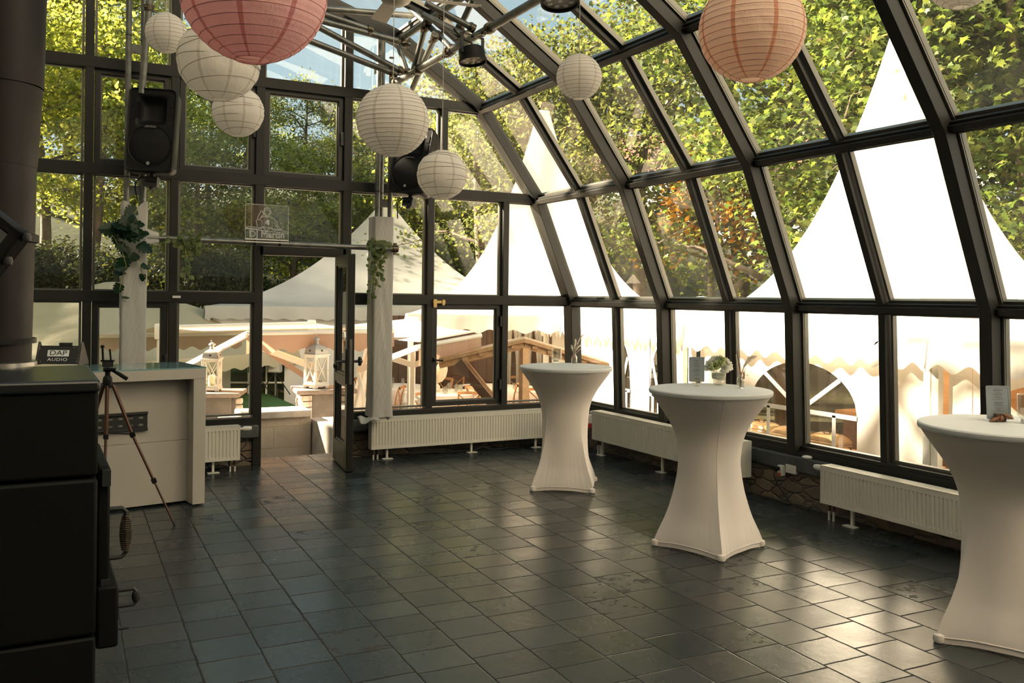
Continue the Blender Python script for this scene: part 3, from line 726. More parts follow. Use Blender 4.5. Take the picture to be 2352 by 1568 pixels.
# ------------------------------------------------------------------ paper lanterns
def paper_lantern(label, px, py, rpx, dia, rings, mat, wmat, wild=0, top=None):
    rad = dia / 2; D = FPX * rad / rpx; c = PD(px, py, D); rnd = random.Random(int(px))
    o = thing('paper_lantern', label, 'paper lantern', tuple(c), rnd.uniform(0, .7), 'round paper lanterns')
    prof = []; n = rings * 4; op = .24
    a0 = math.asin(op)
    for i in range(n + 1):
        a = -PI / 2 + a0 + (PI - 2 * a0) * i / n; fr = (i % 4) / 4
        k = 1 + .012 * math.sin(PI * fr) * (12 / rings) ** .5 - .006
        prof.append((rad * k * math.cos(a), rad * k * math.sin(a) * .985))
    mb = MB(); W = WORLD[o.name]
    N = 72
    for i, (r, z) in enumerate(prof):
        for k in range(N):
            th = 2 * PI * k / N; v = Vector((r * math.cos(th), r * math.sin(th), z))
            if wild:
                q = noise.noise(v * (5 / rad * .35) + Vector((px, 0, 0))); v *= 1 + .018 * wild * q
            else: v *= 1 + .004 * noise.noise(v * 14)
            mb.v.append(W @ v)
    for i in range(n):
        for k in range(N): mb.f.append([i * N + k, i * N + (k + 1) % N, (i + 1) * N + (k + 1) % N, (i + 1) * N + k])
    mb.build('paper_shade', mat, o, smooth=50)
    wr = MB(); pts = []
    if wild:
        for j in range(rings + 1):
            zz = -1 + 2 * (j + .5) / (rings + 1); tl = rnd.uniform(-.28, .28) * wild; ta = rnd.uniform(0, 2 * PI); nrm = Vector((math.sin(tl) * math.cos(ta), math.sin(tl) * math.sin(ta), math.cos(tl))); cc = nrm * (zz * rad * .93); r_ = math.sqrt(max(.02, 1 - (zz * .93) ** 2)) * rad * 1.004; a1 = nrm.orthogonal().normalized(); a2 = nrm.cross(a1)
            wr.tube([W @ (cc + a1 * r_ * math.cos(k * PI / 30) + a2 * r_ * math.sin(k * PI / 30)) for k in range(61)], .0014, 5, cap=False)
    else:
        tot = rings * 60
        for k in range(tot + 1):
            a = -PI / 2 + a0 + (PI - 2 * a0) * k / tot; th = 2 * PI * k / 60; r_ = rad * 1.002 * math.cos(a); pts.append(W @ Vector((r_ * math.cos(th), r_ * math.sin(th), rad * 1.0 * math.sin(a) * .985)))
        wr.tube(pts, .0013, 5)
    wr.build('wire_rib', wmat, o)
    for s in (-1, 1): rg = MB(); rg.tube([W @ Vector((rad * op * math.cos(k * PI / 16), rad * op * math.sin(k * PI / 16), s * rad * .96)) for k in range(33)], .003, 6, cap=False); rg.build('end_ring', mat, o)
    st = MB(); zt = top or min(4.85, 4.2); st.tube([c + Vector((0, 0, rad * .96)), (c.x, c.y, zt)], .0022, 5); st.tube([W @ Vector((-rad * op, 0, rad * .96)), W @ Vector((rad * op, 0, rad * .96))], .0014, 5); st.build('hanging_string', 'string', o)
    return o
paper_lantern('large pink paper lantern at the top', 583, -22, 166, .5, 17, 'paper_pink', 'wire_pink', top=4.9)
paper_lantern('large peach paper lantern hanging before the glass vault', 1727, 68, 120, .5, 20, 'paper_peach', 'wire_pink', top=4.6)
paper_lantern('large white paper lantern with crooked wires under the pink one', 503, 140, 92, .4, 7, 'paper_white', 'wire', 1, top=4.9)
paper_lantern('small white ribbed paper lantern at the top left', 382, 76, 46, .3, 13, 'paper_white', 'wire', top=4.9)
paper_lantern('small creased white paper lantern lowest of the left cluster', 547, 256, 58, .3, 6, 'paper_white', 'wire', 1, top=4.9)
paper_lantern('big white ribbed paper lantern before the right loudspeaker', 902, 277, 83, .4, 21, 'paper_white', 'wire', top=4.9)
paper_lantern('small white paper lantern with crooked wires right of the right loudspeaker', 1015, 402, 57, .3, 7, 'paper_white', 'wire', 1, top=4.85)
paper_lantern('small white ribbed paper lantern alone before the glass roof', 1330, 177, 52, .3, 15, 'paper_white', 'wire', top=4.6)
paper_lantern('pale paper lantern cut by the top right picture edge', 2207, -58, 78, .35, 13, 'paper_white', 'wire', top=4.2)
# ------------------------------------------------------------------ radiators
def radiator(label, a, b, z0, z1, depth, feet, ends=(1, 1), valve=None):
    """front face along a->b (x,y), room side to the left of b->a"""
    a, b = Vector((*a, 0)), Vector((*b, 0)); d = (b - a); L = d.length; d.normalize(); nrm = Vector((d.y, -d.x, 0)); h = z1 - z0
    o = thing('radiator', label, 'radiator', tuple(a + d * L / 2), 0, 'white panel radiators under the glazing')
    P = lambda s, t, z: a + d * s - nrm * t + Vector((0, 0, z))
    pitch = .0335; n = int(L / pitch); off = (L - n * pitch) / 2
    xs = [0, off * .8]; dep = [0, 0]
    for i in range(n):
        x = off + i * pitch
        for q, dd_ in ((.1, 0), (.22, .008), (.48, .008), (.60, 0)): xs.append(x + q * pitch); dep.append(dd_)
    xs += [L - off * .5, L]; dep += [0, 0]
    zs = [(0, 0), (.028, 0), (.040, 1), (h - .046, 1), (h - .034, 0), (h, 0)]
    mb = MB(); nu = len(xs); vs = [P(x, dp_ * k, z0 + z) for z, k in zs for x, dp_ in zip(xs, dep)]
    mb.add(vs, [[j * nu + i, j * nu + i + 1, (j + 1) * nu + i + 1, (j + 1) * nu + i] for j in range(len(zs) - 1) for i in range(nu - 1)])
    mb.build('front_panel', 'rad_white', o, smooth=25)
    bk = MB(); 
    def pb(s0, s1, t0, t1, za, zb, M_=bk):
        v = [P(s, t, z) for s in (s0, s1) for t in (t0, t1) for z in (za, zb)]
        M_.add(v, [[0, 1, 3, 2], [4, 6, 7, 5], [0, 4, 5, 1], [2, 3, 7, 6], [0, 2, 6, 4], [1, 5, 7, 3]])
    pb(0.005, L - .005, .012, .02, z0 + .01, z1 - .01); pb(.005, L - .005, depth - .012, depth, z0 + .01, z1 - .01); bk.build('inner_panel', 'rad_white', o)
    for s in (0, L - .004):
        sd_ = MB(); pb(s, s + .004, 0, depth, z0, z1 + .008, sd_); sd_.build('side_panel', 'rad_white', o, bevel=.001)
    tg = MB(); pb(0, L, 0, .012, z1 - .002, z1 + .008, tg); pb(0, L, depth - .012, depth, z1 - .002, z1 + .008, tg)
    x = .01
    while x < L - .01: pb(x, x + .006, .012, depth - .012, z1 + .001, z1 + .007, tg); x += .0135
    tg.build('top_grille', 'rad_white', o)
    for s in feet:
        ft = MB(); c = P(s, depth / 2, 0); ft.beam(c + Vector((0, 0, .004)), c + Vector((0, 0, z0 + .03)), .022, .022); ft.beam(P(s - .055, depth / 2 - .02, .004), P(s + .055, depth / 2 - .02, .004), .06, .007); ft.build('foot', 'rad_white', o)
    if valve is not None:
        s, sg = valve
        for q in (.04, .085):
            pp = MB(); c = P(s + sg * q, depth / 2, 0); pp.tube([c, c + Vector((0, 0, z0 - .03))], .009); pp.build('supply_pipe', 'white_paint', o)
            pp = MB(); pp.tube([c + Vector((0, 0, z0 - .06)), c + Vector((0, 0, z0 + .01))], .014, 8); pp.build('pipe_fitting', 'clamp_metal', o)
        v = MB(); c = P(s, depth / 2, z1 - .03); e_ = -d * sg; v.tube([c, c + e_ * .03], .013); v.tube([c + e_ * .03, c + e_ * .045, c + e_ * .05, c + e_ * .10, c + e_ * .115], [.016, .022, .024, .022, .018], 14); v.build('thermostat_valve', 'plastic_white', o)
    return o
radiator('long white radiator under the back glazing right of the door', (3.165, 9.03), (5.38, 9.03), .112, .435, .10, (.19, 1.18, 2.0), valve=(0, 1))
radiator('short white radiator left of the door, half behind the white counter', (.95, 8.98), (1.815, 8.98), .115, .44, .10, (.62,), valve=(.865, -1))
radiator('white radiator under the side glazing between the two bar tables', (5.52, 8.44), (5.52, 6.05), .165, .475, .12, (.13, 1.2, 2.0), valve=(0, 1))
radiator('white radiator under the side glazing left of the front bar table', (5.52, 5.15), (5.52, 2.9), .135, .425, .12, (.27, 1.35, 2.0), valve=(0, 1))
# sockets, cable and odds on the side wall
sk = thing('wall_socket', 'white double wall socket with plug adapter on the stone plinth', 'socket', (5.735, 5.55, .24))
q = PX(1820, 1077, 5.73); sb = MB(); sb.box((5.722, q.y, q.z), (.03, .12, .075)); sb.build('socket_box', 'plastic_white', sk, bevel=.006)
q2 = PX(1799, 1078, 5.72); sb = MB(); sb.box((5.70, q2.y, q2.z - .005), (.05, .055, .09)); sb.build('timer_plug', 'plastic_white', sk, bevel=.006)
sb = MB(); sb.box((5.672, q2.y, q2.z - .035), (.006, .035, .02)); sb.build('display', 'red_paint', sk)
sb = MB(); sb.tube([(5.68, q2.y + .01, q2.z + .012), (5.64, q2.y + .015, q2.z + .01)], .018); sb.build('black_plug', 'black_plastic', sk)
cb = MB(); cb.tube([(5.645, q2.y + .015, q2.z + .01), (5.63, q2.y + .02, q2.z - .05), (5.66, q2.y, q2.z - .13), (5.70, q2.y - .05, .06), (5.69, q2.y - .12, .012), (5.66, q2.y - .35, .008)], .005, 8)
tag(cb.build('power_cable', 'cable'), 'black power cable hanging from the wall socket to the floor', 'cable')
cb = MB(); cb.tube([(5.71, 6.6, .012), (5.69, 6.2, .010), (5.70, 5.9, .012), (5.68, 5.62, .010)], .006, 8); tag(cb.build('floor_cable', 'cable'), 'dark cable lying along the foot of the side wall', 'cable')
q = PX(1852, 1050, 5.73); sb = MB(); sb.lathe([(0, 0), (.04, .0), (.045, .012), (.03, .022), (0, .026)], (5.74, q.y, .412), 16); tag(sb.build('sensor_puck', 'plastic_white'), 'small white plastic piece lying on the sill above the socket', 'sensor')
sk2 = thing('power_strip', 'black and white power adapter on the plinth left of the door', 'socket', (1.93, 9.28, .33))
sb = MB(); sb.box((1.88, 9.27, .345), (.14, .05, .10)); sb.build('adapter_body', 'black_plastic', sk2, bevel=.008)
sb = MB(); sb.box((1.87, 9.243, .345), (.012, .006, .10)); sb.box((1.91, 9.243, .393), (.08, .006, .006)); sb.build('white_trim', 'plastic_white', sk2)
sb = MB(); sb.tube([(1.93, 9.25, .30), (1.92, 9.22, .22), (1.80, 9.20, .12), (1.55, 9.16, .06), (1.3, 9.15, .02)], .006, 8); tag(sb.build('adapter_cable', 'cable'), 'black cable running down behind the short radiator', 'cable')
cb = MB(); cb.tube([(3.6, 9.15, .10), (3.62, 9.1, .04), (4.2, 9.12, .012), (4.4, 9.06, .03), (4.5, 9.1, .05), (4.6, 9.08, .012), (5.0, 9.12, .012)], .007, 8); tag(cb.build('looped_cable', 'cable'), 'black cable looping on the floor under the long back radiator', 'cable')
ex = MB(); ex.tube([(5.60, 8.62, .30), (5.60, 8.62, .42)], .035, 12); exo = thing('fire_extinguisher_box', 'small grey and red box behind the back bar table beside the radiator', 'box', (5.6, 8.62, .22))
MB().box((5.60, 8.66, .36), (.07, .10, .10)).build('grey_part', 'rad_white', exo, bevel=.005); MB().box((5.60, 8.66, .28), (.072, .102, .055)).build('red_part', 'red_paint', exo, bevel=.005)
# ------------------------------------------------------------------ wood stove at the left
SX, SY0, SY1, SZ = .228, 3.62, 4.37, 1.40
st = thing('wood_stove', 'tall black wood stove in the left foreground', 'stove', (-.25, 4.0, 0))
b = MB(); b.box((-.285, 4.0, .23), (1.02, .74, .46)); b.build('base_section', 'stove_black', st, bevel=.01)
b = MB(); b.box((-.285, 4.0, .755), (1.02, .745, .57)); b.build('fire_chamber', 'stove_black', st, bevel=.012)
b = MB(); b.box((-.285, 4.0, 1.205), (1.02, .74, .31)); b.build('upper_section', 'stove_black', st, bevel=.012)
b = MB(); b.box((-.285, 3.995, 1.38), (1.03, .76, .045)); b.build('top_plate', 'stove_top', st, bevel=.012)
def stove_door(name, y0, y1, z0, z1, t):
    d = MB(); d.box((SX + t / 2, (y0 + y1) / 2, (z0 + z1) / 2), (t, y1 - y0, z1 - z0)); o = d.build(name, 'stove_black', st, bevel=.01); return o
d = stove_door('fire_door', 3.70, 4.30, .56, 1.07, .045)
h = MB(); h.tube([(SX + .045, 3.74, .90), (SX + .09, 3.74, .90), (SX + .105, 3.74, .885), (SX + .105, 3.74, .73), (SX + .09, 3.74, .715), (SX + .045, 3.74, .715)], .009); h.build('door_handle', 'black_metal', d)
h = MB(); h.tube([(SX + .105 + .022 * math.cos(k * .9) * (.55 + .45 * math.sin(PI * k / 120)), 3.74 + .022 * math.sin(k * .9) * (.55 + .45 * math.sin(PI * k / 120)), .875 - .14 * k / 120) for k in range(121)], .0035, 6); h.build('coil_grip', 'clamp_metal', d)
for z in (1.03, .62): h = MB(); h.box((SX + .03, 3.685, z), (.03, .02, .06)); h.build('hinge', 'black_metal', d)
d = stove_door('ash_door', 3.66, 4.28, .40, .63, .075)
h = MB(); h.tube([(SX + .075, 3.70, .60), (SX + .13, 3.70, .60), (SX + .14, 3.70, .585), (SX + .14, 3.70, .55), (SX + .13, 3.70, .54), (SX + .075, 3.70, .54)], .008); h.lathe([(0, -.022), (.014, -.016), (.017, 0), (.014, .016), (0, .022)], (SX + .14, 3.70, .57), 12); h.build('door_handle', 'black_metal', d)
h = MB(); h.tube([(SX + .075, 3.70, .455), (SX + .115, 3.70, .455)], .006); h.build('latch_pin', 'black_metal', d)
pt = thing('stove_pipe', 'thick dark flue pipe rising from the black stove at the left edge', 'flue pipe', (-.142, 4.45, 1.40))
b = MB(); b.tube([(-.142, 4.45, 1.40), (-.135, 4.45, 2.26)], [.150, .155], 40); b.build('lower_pipe', 'pipe_brown', pt)
b = MB(); b.tube([(-.135, 4.45, 2.26), (-.122, 4.45, 2.60)], [.157, .162], 40); b.build('middle_pipe', 'pipe_brown', pt)
b = MB(); b.tube([(-.122, 4.45, 2.60), (-.108, 4.45, 4.4)], [.166, .182], 40); b.build('upper_pipe', 'pipe_brown', pt)
b = MB(); b.lathe([(.150, .0), (.172, .0), (.172, .018), (.160, .022), (.150, .022)], (-.142, 4.45, 1.402), 40); b.build('flange_ring', 'steel', pt)
b = MB(); b.lathe([(.156, -.02), (.166, -.016), (.166, .016), (.156, .02)], (-.135, 4.45, 1.95), 40); b.build('collar_ring', 'pipe_brown', pt)
b = MB()
for k in range(70):
    a = -1.9 + k * .035; r = .165; b.tube([(-.142 + r * math.cos(a), 4.45 + r * math.sin(a), 1.50), (-.142 + r * math.cos(a), 4.45 + r * math.sin(a), 1.522)], .004, 5)
b.build('spring_clip', 'black_metal', pt)
# black floodlight cut by the left picture edge
c = PD(-52, 548, 2.3); fl = thing('floodlight', 'black framed floodlight cut by the left picture edge', 'lamp', tuple(c))
ax, up, nz = CR, CU, -CF; M45 = Matrix.Rotation(R(-38), 3, nz)
a1, a2 = M45 @ ax, M45 @ up; MM = Matrix((a1, a2, nz)).transposed()
b = MB()
for s in (-1, 1): b.box(c + a1 * .075 * s, (.03, .18, .04), M=MM); b.box(c + a2 * .075 * s, (.18, .03, .04), M=MM)
b.build('lamp_frame', 'black_plastic', fl, bevel=.006)
b = MB(); b.box(c - nz * .01, (.13, .13, .012), M=MM); b.build('lamp_glass', 'print_grey', fl)
b = MB(); b.box(c - nz * .05, (.15, .15, .06), M=MM); b.build('housing', 'black_plastic', fl, bevel=.01)
for q in (.7, -.2):
    b = MB(); b.lathe([(0, -.012), (.011, -.01), (.013, 0), (.011, .01), (0, .012)], c + a1 * .095 + a2 * (.02 + .085 * q) , 12); b.build('clamp_knob', 'black_metal', fl)
b = MB(); b.tube([c - nz * .06, c - nz * .08 - ax * .3 + up * .05, c - nz * .1 - ax * .6], .018); b.build('bracket_arm', 'black_metal', fl)
# ------------------------------------------------------------------ white counter with glass top
CW = Vector((1.275, 7.69, 0)); ca = R(9); cx = Vector((math.cos(ca), math.sin(ca), 0)); cyv = Vector((-math.sin(ca), math.cos(ca), 0))
ct = thing('dj_counter', 'white counter with a green glass top behind the black stove', 'counter', tuple(CW - cx * .8 + cyv * .33), ca)
def cbox(mb, x0, x1, y0, y1, z0, z1): return mb.box(CW + cx * (x0 + x1) / 2 + cyv * (y0 + y1) / 2 + Vector((0, 0, (z0 + z1) / 2)), (x1 - x0, y1 - y0, z1 - z0), rz=ca)
b = MB(); cbox(b, -.10, 0, 0, .66, .012, 1.03); b.build('side_leg', 'counter_white', ct, bevel=.003)
b = MB(); cbox(b, -1.62, -1.52, 0, .66, .012, 1.03); b.build('side_leg', 'counter_white', ct, bevel=.003)
b = MB(); cbox(b, -1.62, 0, 0, .66, 1.031, 1.115); b.build('counter_top', 'counter_white', ct, bevel=.003)
b = MB(); cbox(b, -1.62, 0, 0, .66, 1.1155, 1.125); b.build('glass_top', 'counter_glass', ct, bevel=.001)
b = MB(); cbox(b, -1.52, -.10, .15, .17, .525, 1.03); b.build('front_panel', 'counter_white', ct, bevel=.002)
b = MB(); cbox(b, -1.52, -.10, .15, .17, .02, .522); b.build('lower_panel', 'counter_white', ct, bevel=.002)
b = MB(); cbox(b, -1.52, -.10, .22, .24, 0, .06); b.build('plinth', 'black_metal', ct)
br = thing('mounting_rail', 'black slotted steel mounting rail on the front of the white counter', 'wall bracket', tuple(CW - cx * .6 + cyv * .13 + Vector((0, 0, .66))), ca)
b = MB(); cbox(b, -.98, -.42, .135, .146, .635, .765); cbox(b, -.98, -.42, .118, .146, .755, .775); cbox(b, -.98, -.42, .118, .146, .625, .645); b.build('rail', 'black_metal', br, bevel=.002)
for i in range(7):
    for z in (.672, .728):
        b = MB()
        if i % 2: cbox(b, -.96 + i * .077, -.96 + i * .077 + .046, .1335, .1355, z - .006, z + .006)
        else: b.lathe([(0, -.003), (.016, -.002), (.016, .002), (0, .003)], CW + cx * (-.935 + i * .077) + cyv * .134 + Vector((0, 0, z)), 10, M=Matrix.Rotation(ca, 3, 'Z') @ Matrix.Rotation(R(90), 3, 'X') @ Matrix.Diagonal((1.3, .6, 1)))
        b.build('slot', 'steel', br)
# perforated black stand with lettering, standing on the counter
c = PD(130, 834, 7.35); c.z = 1.126; dx = Vector((math.cos(R(-24)), math.sin(R(-24)), 0)); dy = Vector((-dx.y, dx.x, 0)); upn = (Vector((0, 0, 1)) + dy * .32).normalized()
sn = thing('lettered_stand', 'black perforated equipment stand lettered in white on the counter', 'equipment stand', tuple(c))
b = MB(); b.prism([(-.165, .01), (.165, .01), (.152, .165), (-.152, .165)], c, dx, upn, dy, .006); b.build('front_plate', 'black_metal', sn)
for s in (-1, 1):
    b = MB(); b.prism([(0, 0), (.20, 0), (.20, .02), (.09, .185), (.06, .19), (-.0, .02)], c + dx * (.17 * s), dy, (0, 0, 1), dx, .006); b.build('side_bracket', 'black_metal', sn)
b = MB(); b.box(c + dx * .05 + upn * .178, (.10, .02, .025), rz=R(-24)); b.build('top_clip', 'black_metal', sn)
nrm = -dy; fm = lambda u, v: frame_M(c + dx * u + upn * v - dy * .001, dx, upn)
b = MB(); rr = [(-.085, .075), (.085, .075), (.085, .128), (-.085, .128)]; b.prism(rr, c - dy * .0012, dx, upn, dy, .001); b.build('name_plate', 'print_white', sn)
text_mesh('lettering', 'DAP', .056, 'black_metal', fm(0, .102) @ Matrix.Translation((0, 0, .0012)) @ Matrix.Diagonal((1.3, 1, 1, 1)), sn)
text_mesh('lettering', 'AUDIO', .036, 'print_white', fm(0, .048) @ Matrix.Translation((0, 0, .0012)) @ Matrix.Diagonal((1.3, 1, 1, 1)), sn, spacing=1.1)
for u, v in [(-.15, .14), (-.155, .05), (.15, .14), (.16, .06), (.162, .04), (.15, .03), (.165, .085), (-.13, .03), (.12, .15), (-.165, .1)]:
    b = MB(); b.lathe([(0, -.0004), (.004, -.0004), (.004, .0004), (0, .0004)], c + dx * u + upn * v - dy * .001, 8, M=Matrix((dx, dy, upn)).transposed() @ Matrix.Rotation(R(90), 3, 'X')); b.build('rivet', 'steel', sn)
# tripod
F1 = PZ(402, 1207); A = PD(247, 876, 6.55)
tp = thing('camera_tripod', 'brown and black camera tripod leaning out before the white counter', 'tripod', (A.x, A.y, 0))
F2 = A + Vector((-.42, .10, 0)); F2.z = 0; F3 = A + Vector((.02, -.35, 0)); F3 = PD(236, 1240, 6.4); F3.z = 0; F2 = Vector((A.x - .30, A.y + .33, 0))
for F_ in (F1, F2, F3):
    lg = MB(); d = F_ - A; top = A + d.normalized() * .03 + Vector((d.x, d.y, 0)).normalized() * .025
    lg.tube([top, A + d * .36], .0125, 8); lg.tube([A + d * .36, A + d * .68], .010, 8); lg.tube([A + d * .68, A + d * .97], .0075, 8); lo = lg.build('leg', 'tripod_brown', tp)
    for q, w_ in ((.36, .019), (.68, .017)): cl = MB(); cl.beam(A + d * (q - .012), A + d * (q + .018), w_ * 1.7, w_ * 1.9); cl.build('leg_clamp', 'black_plastic', lo)
    cl = MB(); cl.tube([A + d * .965, F_ + Vector((0, 0, .004))], [.008, .011], 8); cl.build('rubber_foot', 'rubber', lo)
b = MB(); b.tube([A + Vector((0, 0, -.42)), A + Vector((0, 0, .06))], .011, 10); b.build('centre_column', 'tripod_brown', tp)
b = MB(); c3 = A + Vector((0, 0, -.37))
for F_ in (F1, F2, F3): b.tube([c3, A + (F_ - A) * .36], .005, 6)
b.build('spreader', 'black_plastic', tp)
b = MB(); b.lathe([(0, -.05), (.028, -.045), (.034, 0), (.030, .03), (.018, .045), (.018, .07), (.03, .075), (.03, .10), (0, .10)], A, 16); b.box(A + Vector((0, 0, .125)), (.06, .05, .04), rz=.4); b.tube([A + Vector((-.02, -.02, .09)), A + Vector((.05, -.05, .09))], .012); b.build('pan_head', 'black_plastic', tp, bevel=.002)
b = MB(); b.tube([A + Vector((.02, -.01, .085)), A + Vector((.075, -.04, .055)), A + Vector((.125, -.065, .02))], [.006, .014, .014], 10); b.build('pan_handle', 'black_plastic', tp)
b = MB(); b.box(A + Vector((0, 0, .15)), (.09, .03, .012), rz=-.4); b.tube([A + Vector((-.03, .015, .155)), A + Vector((-.035, .015, .25))], .008, 8); b.tube([A + Vector((.02, -.01, .155)), A + Vector((.012, -.008, .235))], .007, 8); b.lathe([(0, 0), (.014, .004), (.014, .02), (0, .026)], A + Vector((-.035, .015, .24)), 10); b.build('phone_clamp', 'black_plastic', tp)
# ------------------------------------------------------------------ truss columns, wrapped in cloth
def column(label, cxy, z0, ztop, topz, offs):
    x, y = cxy; o = thing('truss_column', label, 'truss column', (x, y, z0), 0, 'tubular truss columns')
    for (dx_, dy_, zt) in offs: 
        m_ = MB(); m_.tube([(x + dx_, y + dy_, z0), (x + dx_, y + dy_, zt)], .026, 14); t_ = m_.build('upright_tube', 'galv', o)
    for z in topz:
        m_ = MB(); m_.box((x, y - .07, z), (.13, .012, .085)); m_.box((x - .07, y, z), (.012, .13, .085)); m_.build('tie_plate', 'galv', o)
    for (dx_, dy_, zt) in offs:
        for z in topz: m_ = MB(); m_.lathe([(.0265, -.006), (.0275, -.004), (.0275, .004), (.0265, .006)], (x + dx_, y + dy_, z + .12), 14); m_.build('joint_band', 'black_metal', o)
    return o
OFF = .070
CRX, CRY = 3.275, 9.12; CLX, CLY = .835, 9.0
column('steel tube column right of the door', (CRX, CRY), .42, 4.5, (2.70, 4.12), [(-OFF, -OFF, 4.42), (OFF, -OFF, 4.05), (OFF * .3, OFF, 4.46)])
column('steel tube column left of the door behind the counter', (CLX, CLY), .0, 4.9, (2.66, 3.95), [(-OFF, -OFF, 4.8), (OFF, -OFF, 3.5), (OFF, OFF, 4.8)])
def drape(name, label, cxy, z0, z1, w, flare, vtop=0, seed=0):
    x, y = cxy
    def fn(u, v):
        z = z0 + (z1 - z0) * v; th = 2 * PI * u; c_, s_ = math.cos(th), math.sin(th); k = max(abs(c_), abs(s_)); r = w / 2 / (k * .55 + .45 * 1)
        r = w / 2 / max(k, .74)
        wv = noise.noise(Vector((c_ * 1.0 + seed, s_ * 1.0, z * 2.2 + c_ * 1.2))) * .008 + (.5 - abs(noise.noise(Vector((c_ * 1.3, s_ * 1.3 + seed, z * 8 - c_ * 2.6 + s_ * 1.5))))) ** 3 * .022 + (.5 - abs(noise.noise(Vector((c_ * 1.7 + seed * 2, s_ * 1.7, z * 15 + c_ * 4))))) ** 3 * .012
        low = max(0, 1 - v / .09); r += wv * (1 - low * .5) + flare * low ** 1.5 * (.4 + .6 * math.sin(th * 3 + 1) ** 2)
        if vtop: z -= vtop * max(0, (v - .9) / .1) * (1 - abs(c_ * s_) * 2)
        return Vector((x + r * c_, y + r * s_, z))
    m_ = MB(); m_.grid(fn, 120, 170, wrap=True)
    o = m_.build(name, 'drape_white', smooth=70); return tag(o, label, 'drape', 'white column drapes')
drape('column_drape', 'wrinkled white cloth wrapped round the right truss column onto the radiator', (CRX, CRY), .452, 2.555, .212, .018, seed=3)
drape('column_drape', 'white cloth wrapped round the left truss column behind the counter', (CLX, CLY), .02, 2.56, .212, .02, .10, seed=8)
hm = MB(); pts = [PY(806, 963, 9.10), PY(825, 978, 9.0), PY(842, 968, 8.98), PY(870, 958, 9.0)]
hm.grid(lambda u, v: (Vector((3.03, 9.10, .455)) + Vector((.20 * u, -.10 * u * v, 0)) + Vector((0, -.12 * v, -.055 * v * (1 - u))) + Vector((0, 0, .012 * math.sin(9 * u + 3 * v)))), 16, 10)
tag(hm.build('drape_end', 'drape_white', solid=.004), 'loose end of the white column cloth lying beside the radiator valve', 'cloth')
# cross tube between the columns
xt = thing('cross_tube', 'long steel tube spanning from column to column above the door', 'steel tube', (2.1, 8.95, 2.227))
b = MB(); b.tube([(.86, 8.945, 2.233), (3.40, 8.955, 2.219)], .0265, 16); b.build('tube', 'galv', xt)
for x in (3.37,):
    b = MB(); b.tube([(x - .03, 8.955, 2.219), (x + .03, 8.955, 2.219)], .038, 14); b.box((x, 8.95, 2.265), (.03, .03, .03)); b.box((x, 8.95, 2.17), (.03, .03, .03)); b.build('tube_clamp', 'clamp_metal', xt)
bw = MB(); bw.grid(lambda u, v: Vector((.93 + .115 * v, 8.945 + (.055 - .025 * v) * (1 + .25 * math.sin(5 * 2 * PI * u)) * math.cos(2 * PI * u), 2.233 + (.07 - .03 * v) * (1 + .25 * math.sin(5 * 2 * PI * u)) * math.sin(2 * PI * u))), 40, 8, wrap=True)
tag(bw.build('cloth_knot', 'drape_white'), 'gathered white cloth tied round the left end of the cross tube', 'cloth')
# acrylic sign
S0 = PY(563, 547, 8.93); S1 = PY(662, 553, 8.93); sx = (S1 - S0); sx.z *= .3; sw = sx.length; sx.normalize(); sz = Vector((0, 0, 1)); sh = .335
sg = thing('acrylic_sign', 'clear acrylic sign engraved with a figure behind decks on the cross tube', 'sign', tuple(S0 + sx * sw / 2))
b = MB(); b.box(S0 + sx * sw / 2 + sz * sh / 2, (sw, .006, sh), rz=math.atan2(sx.y, sx.x)); b.build('acrylic_sheet', 'acrylic', sg)
b = MB(); fr = [S0, S0 + sx * sw, S0 + sx * sw + sz * sh, S0 + sz * sh, S0]
for p, q in zip(fr, fr[1:]): b.tube([p, q], .0022, 5)
b.build('lit_edge', 'print_white', sg)  # light caught in the sheet's edges, drawn as white lines
def sp_(u, v): return S0 + sx * (u / 112 * sw) + sz * ((82.5 - v) / 82.5 * sh) + Vector((0, -.004, 0))
eng = [[(31, 53), (27, 39), (31, 36), (40, 37.5), (43, 39), (42, 53), (70, 54), (67, 40), (75, 43), (82, 51), (84, 56), (92, 56), (89, 53), (85, 50), (80, 39), (72, 32), (62, 27), (56, 31), (50, 27), (44, 29), (37, 34), (45, 24), (48, 21), (44, 20), (43, 15), (40, 14), (31, 32), (31, 36)],
       [(49, 18), (50, 24), (55, 28), (60, 24), (62, 18), (62, 13), (57, 11), (54, 13), (51, 11), (49, 14), (49, 18)], [(47, 14), (48, 9), (55, 7), (62, 9), (64, 15)], [(46, 15), (45, 19), (48, 23)], [(65, 14), (66, 19), (62, 24)],
       [(0, 56), (9, 54), (41, 56), (42, 58), (30, 59), (0, 58)], [(41, 57), (45, 54), (49, 57), (55, 63), (60, 57), (64, 56), (70, 58)], [(68, 57), (95, 58), (97, 56)], [(0, 59), (55, 63), (111, 66), (111, 62), (70, 59)]]
for ln in eng:
    b = MB(); b.tube([sp_(*q) for q in ln], .0022, 4); b.build('engraved_line', 'print_white', sg)
ang = math.atan2(sx.y, sx.x)
text_mesh('lettering', 'DJ Martin', .088, 'print_white', frame_M(sp_(56, 71.5), sx, sz), sg, outline=.0019)
text_mesh('lettering', 'dj', .058, 'print_white', frame_M(sp_(56, 41), sx, sz), sg, outline=.0019)
b = MB()
for z in (-.006, -.03): b = MB(); b.box(S0 + sx * sw / 2 + sz * z, (sw, .03, .011), rz=ang); b.build('base_rail', 'white_paint', sg)  # bright sheen of the metal rails put into a white colour
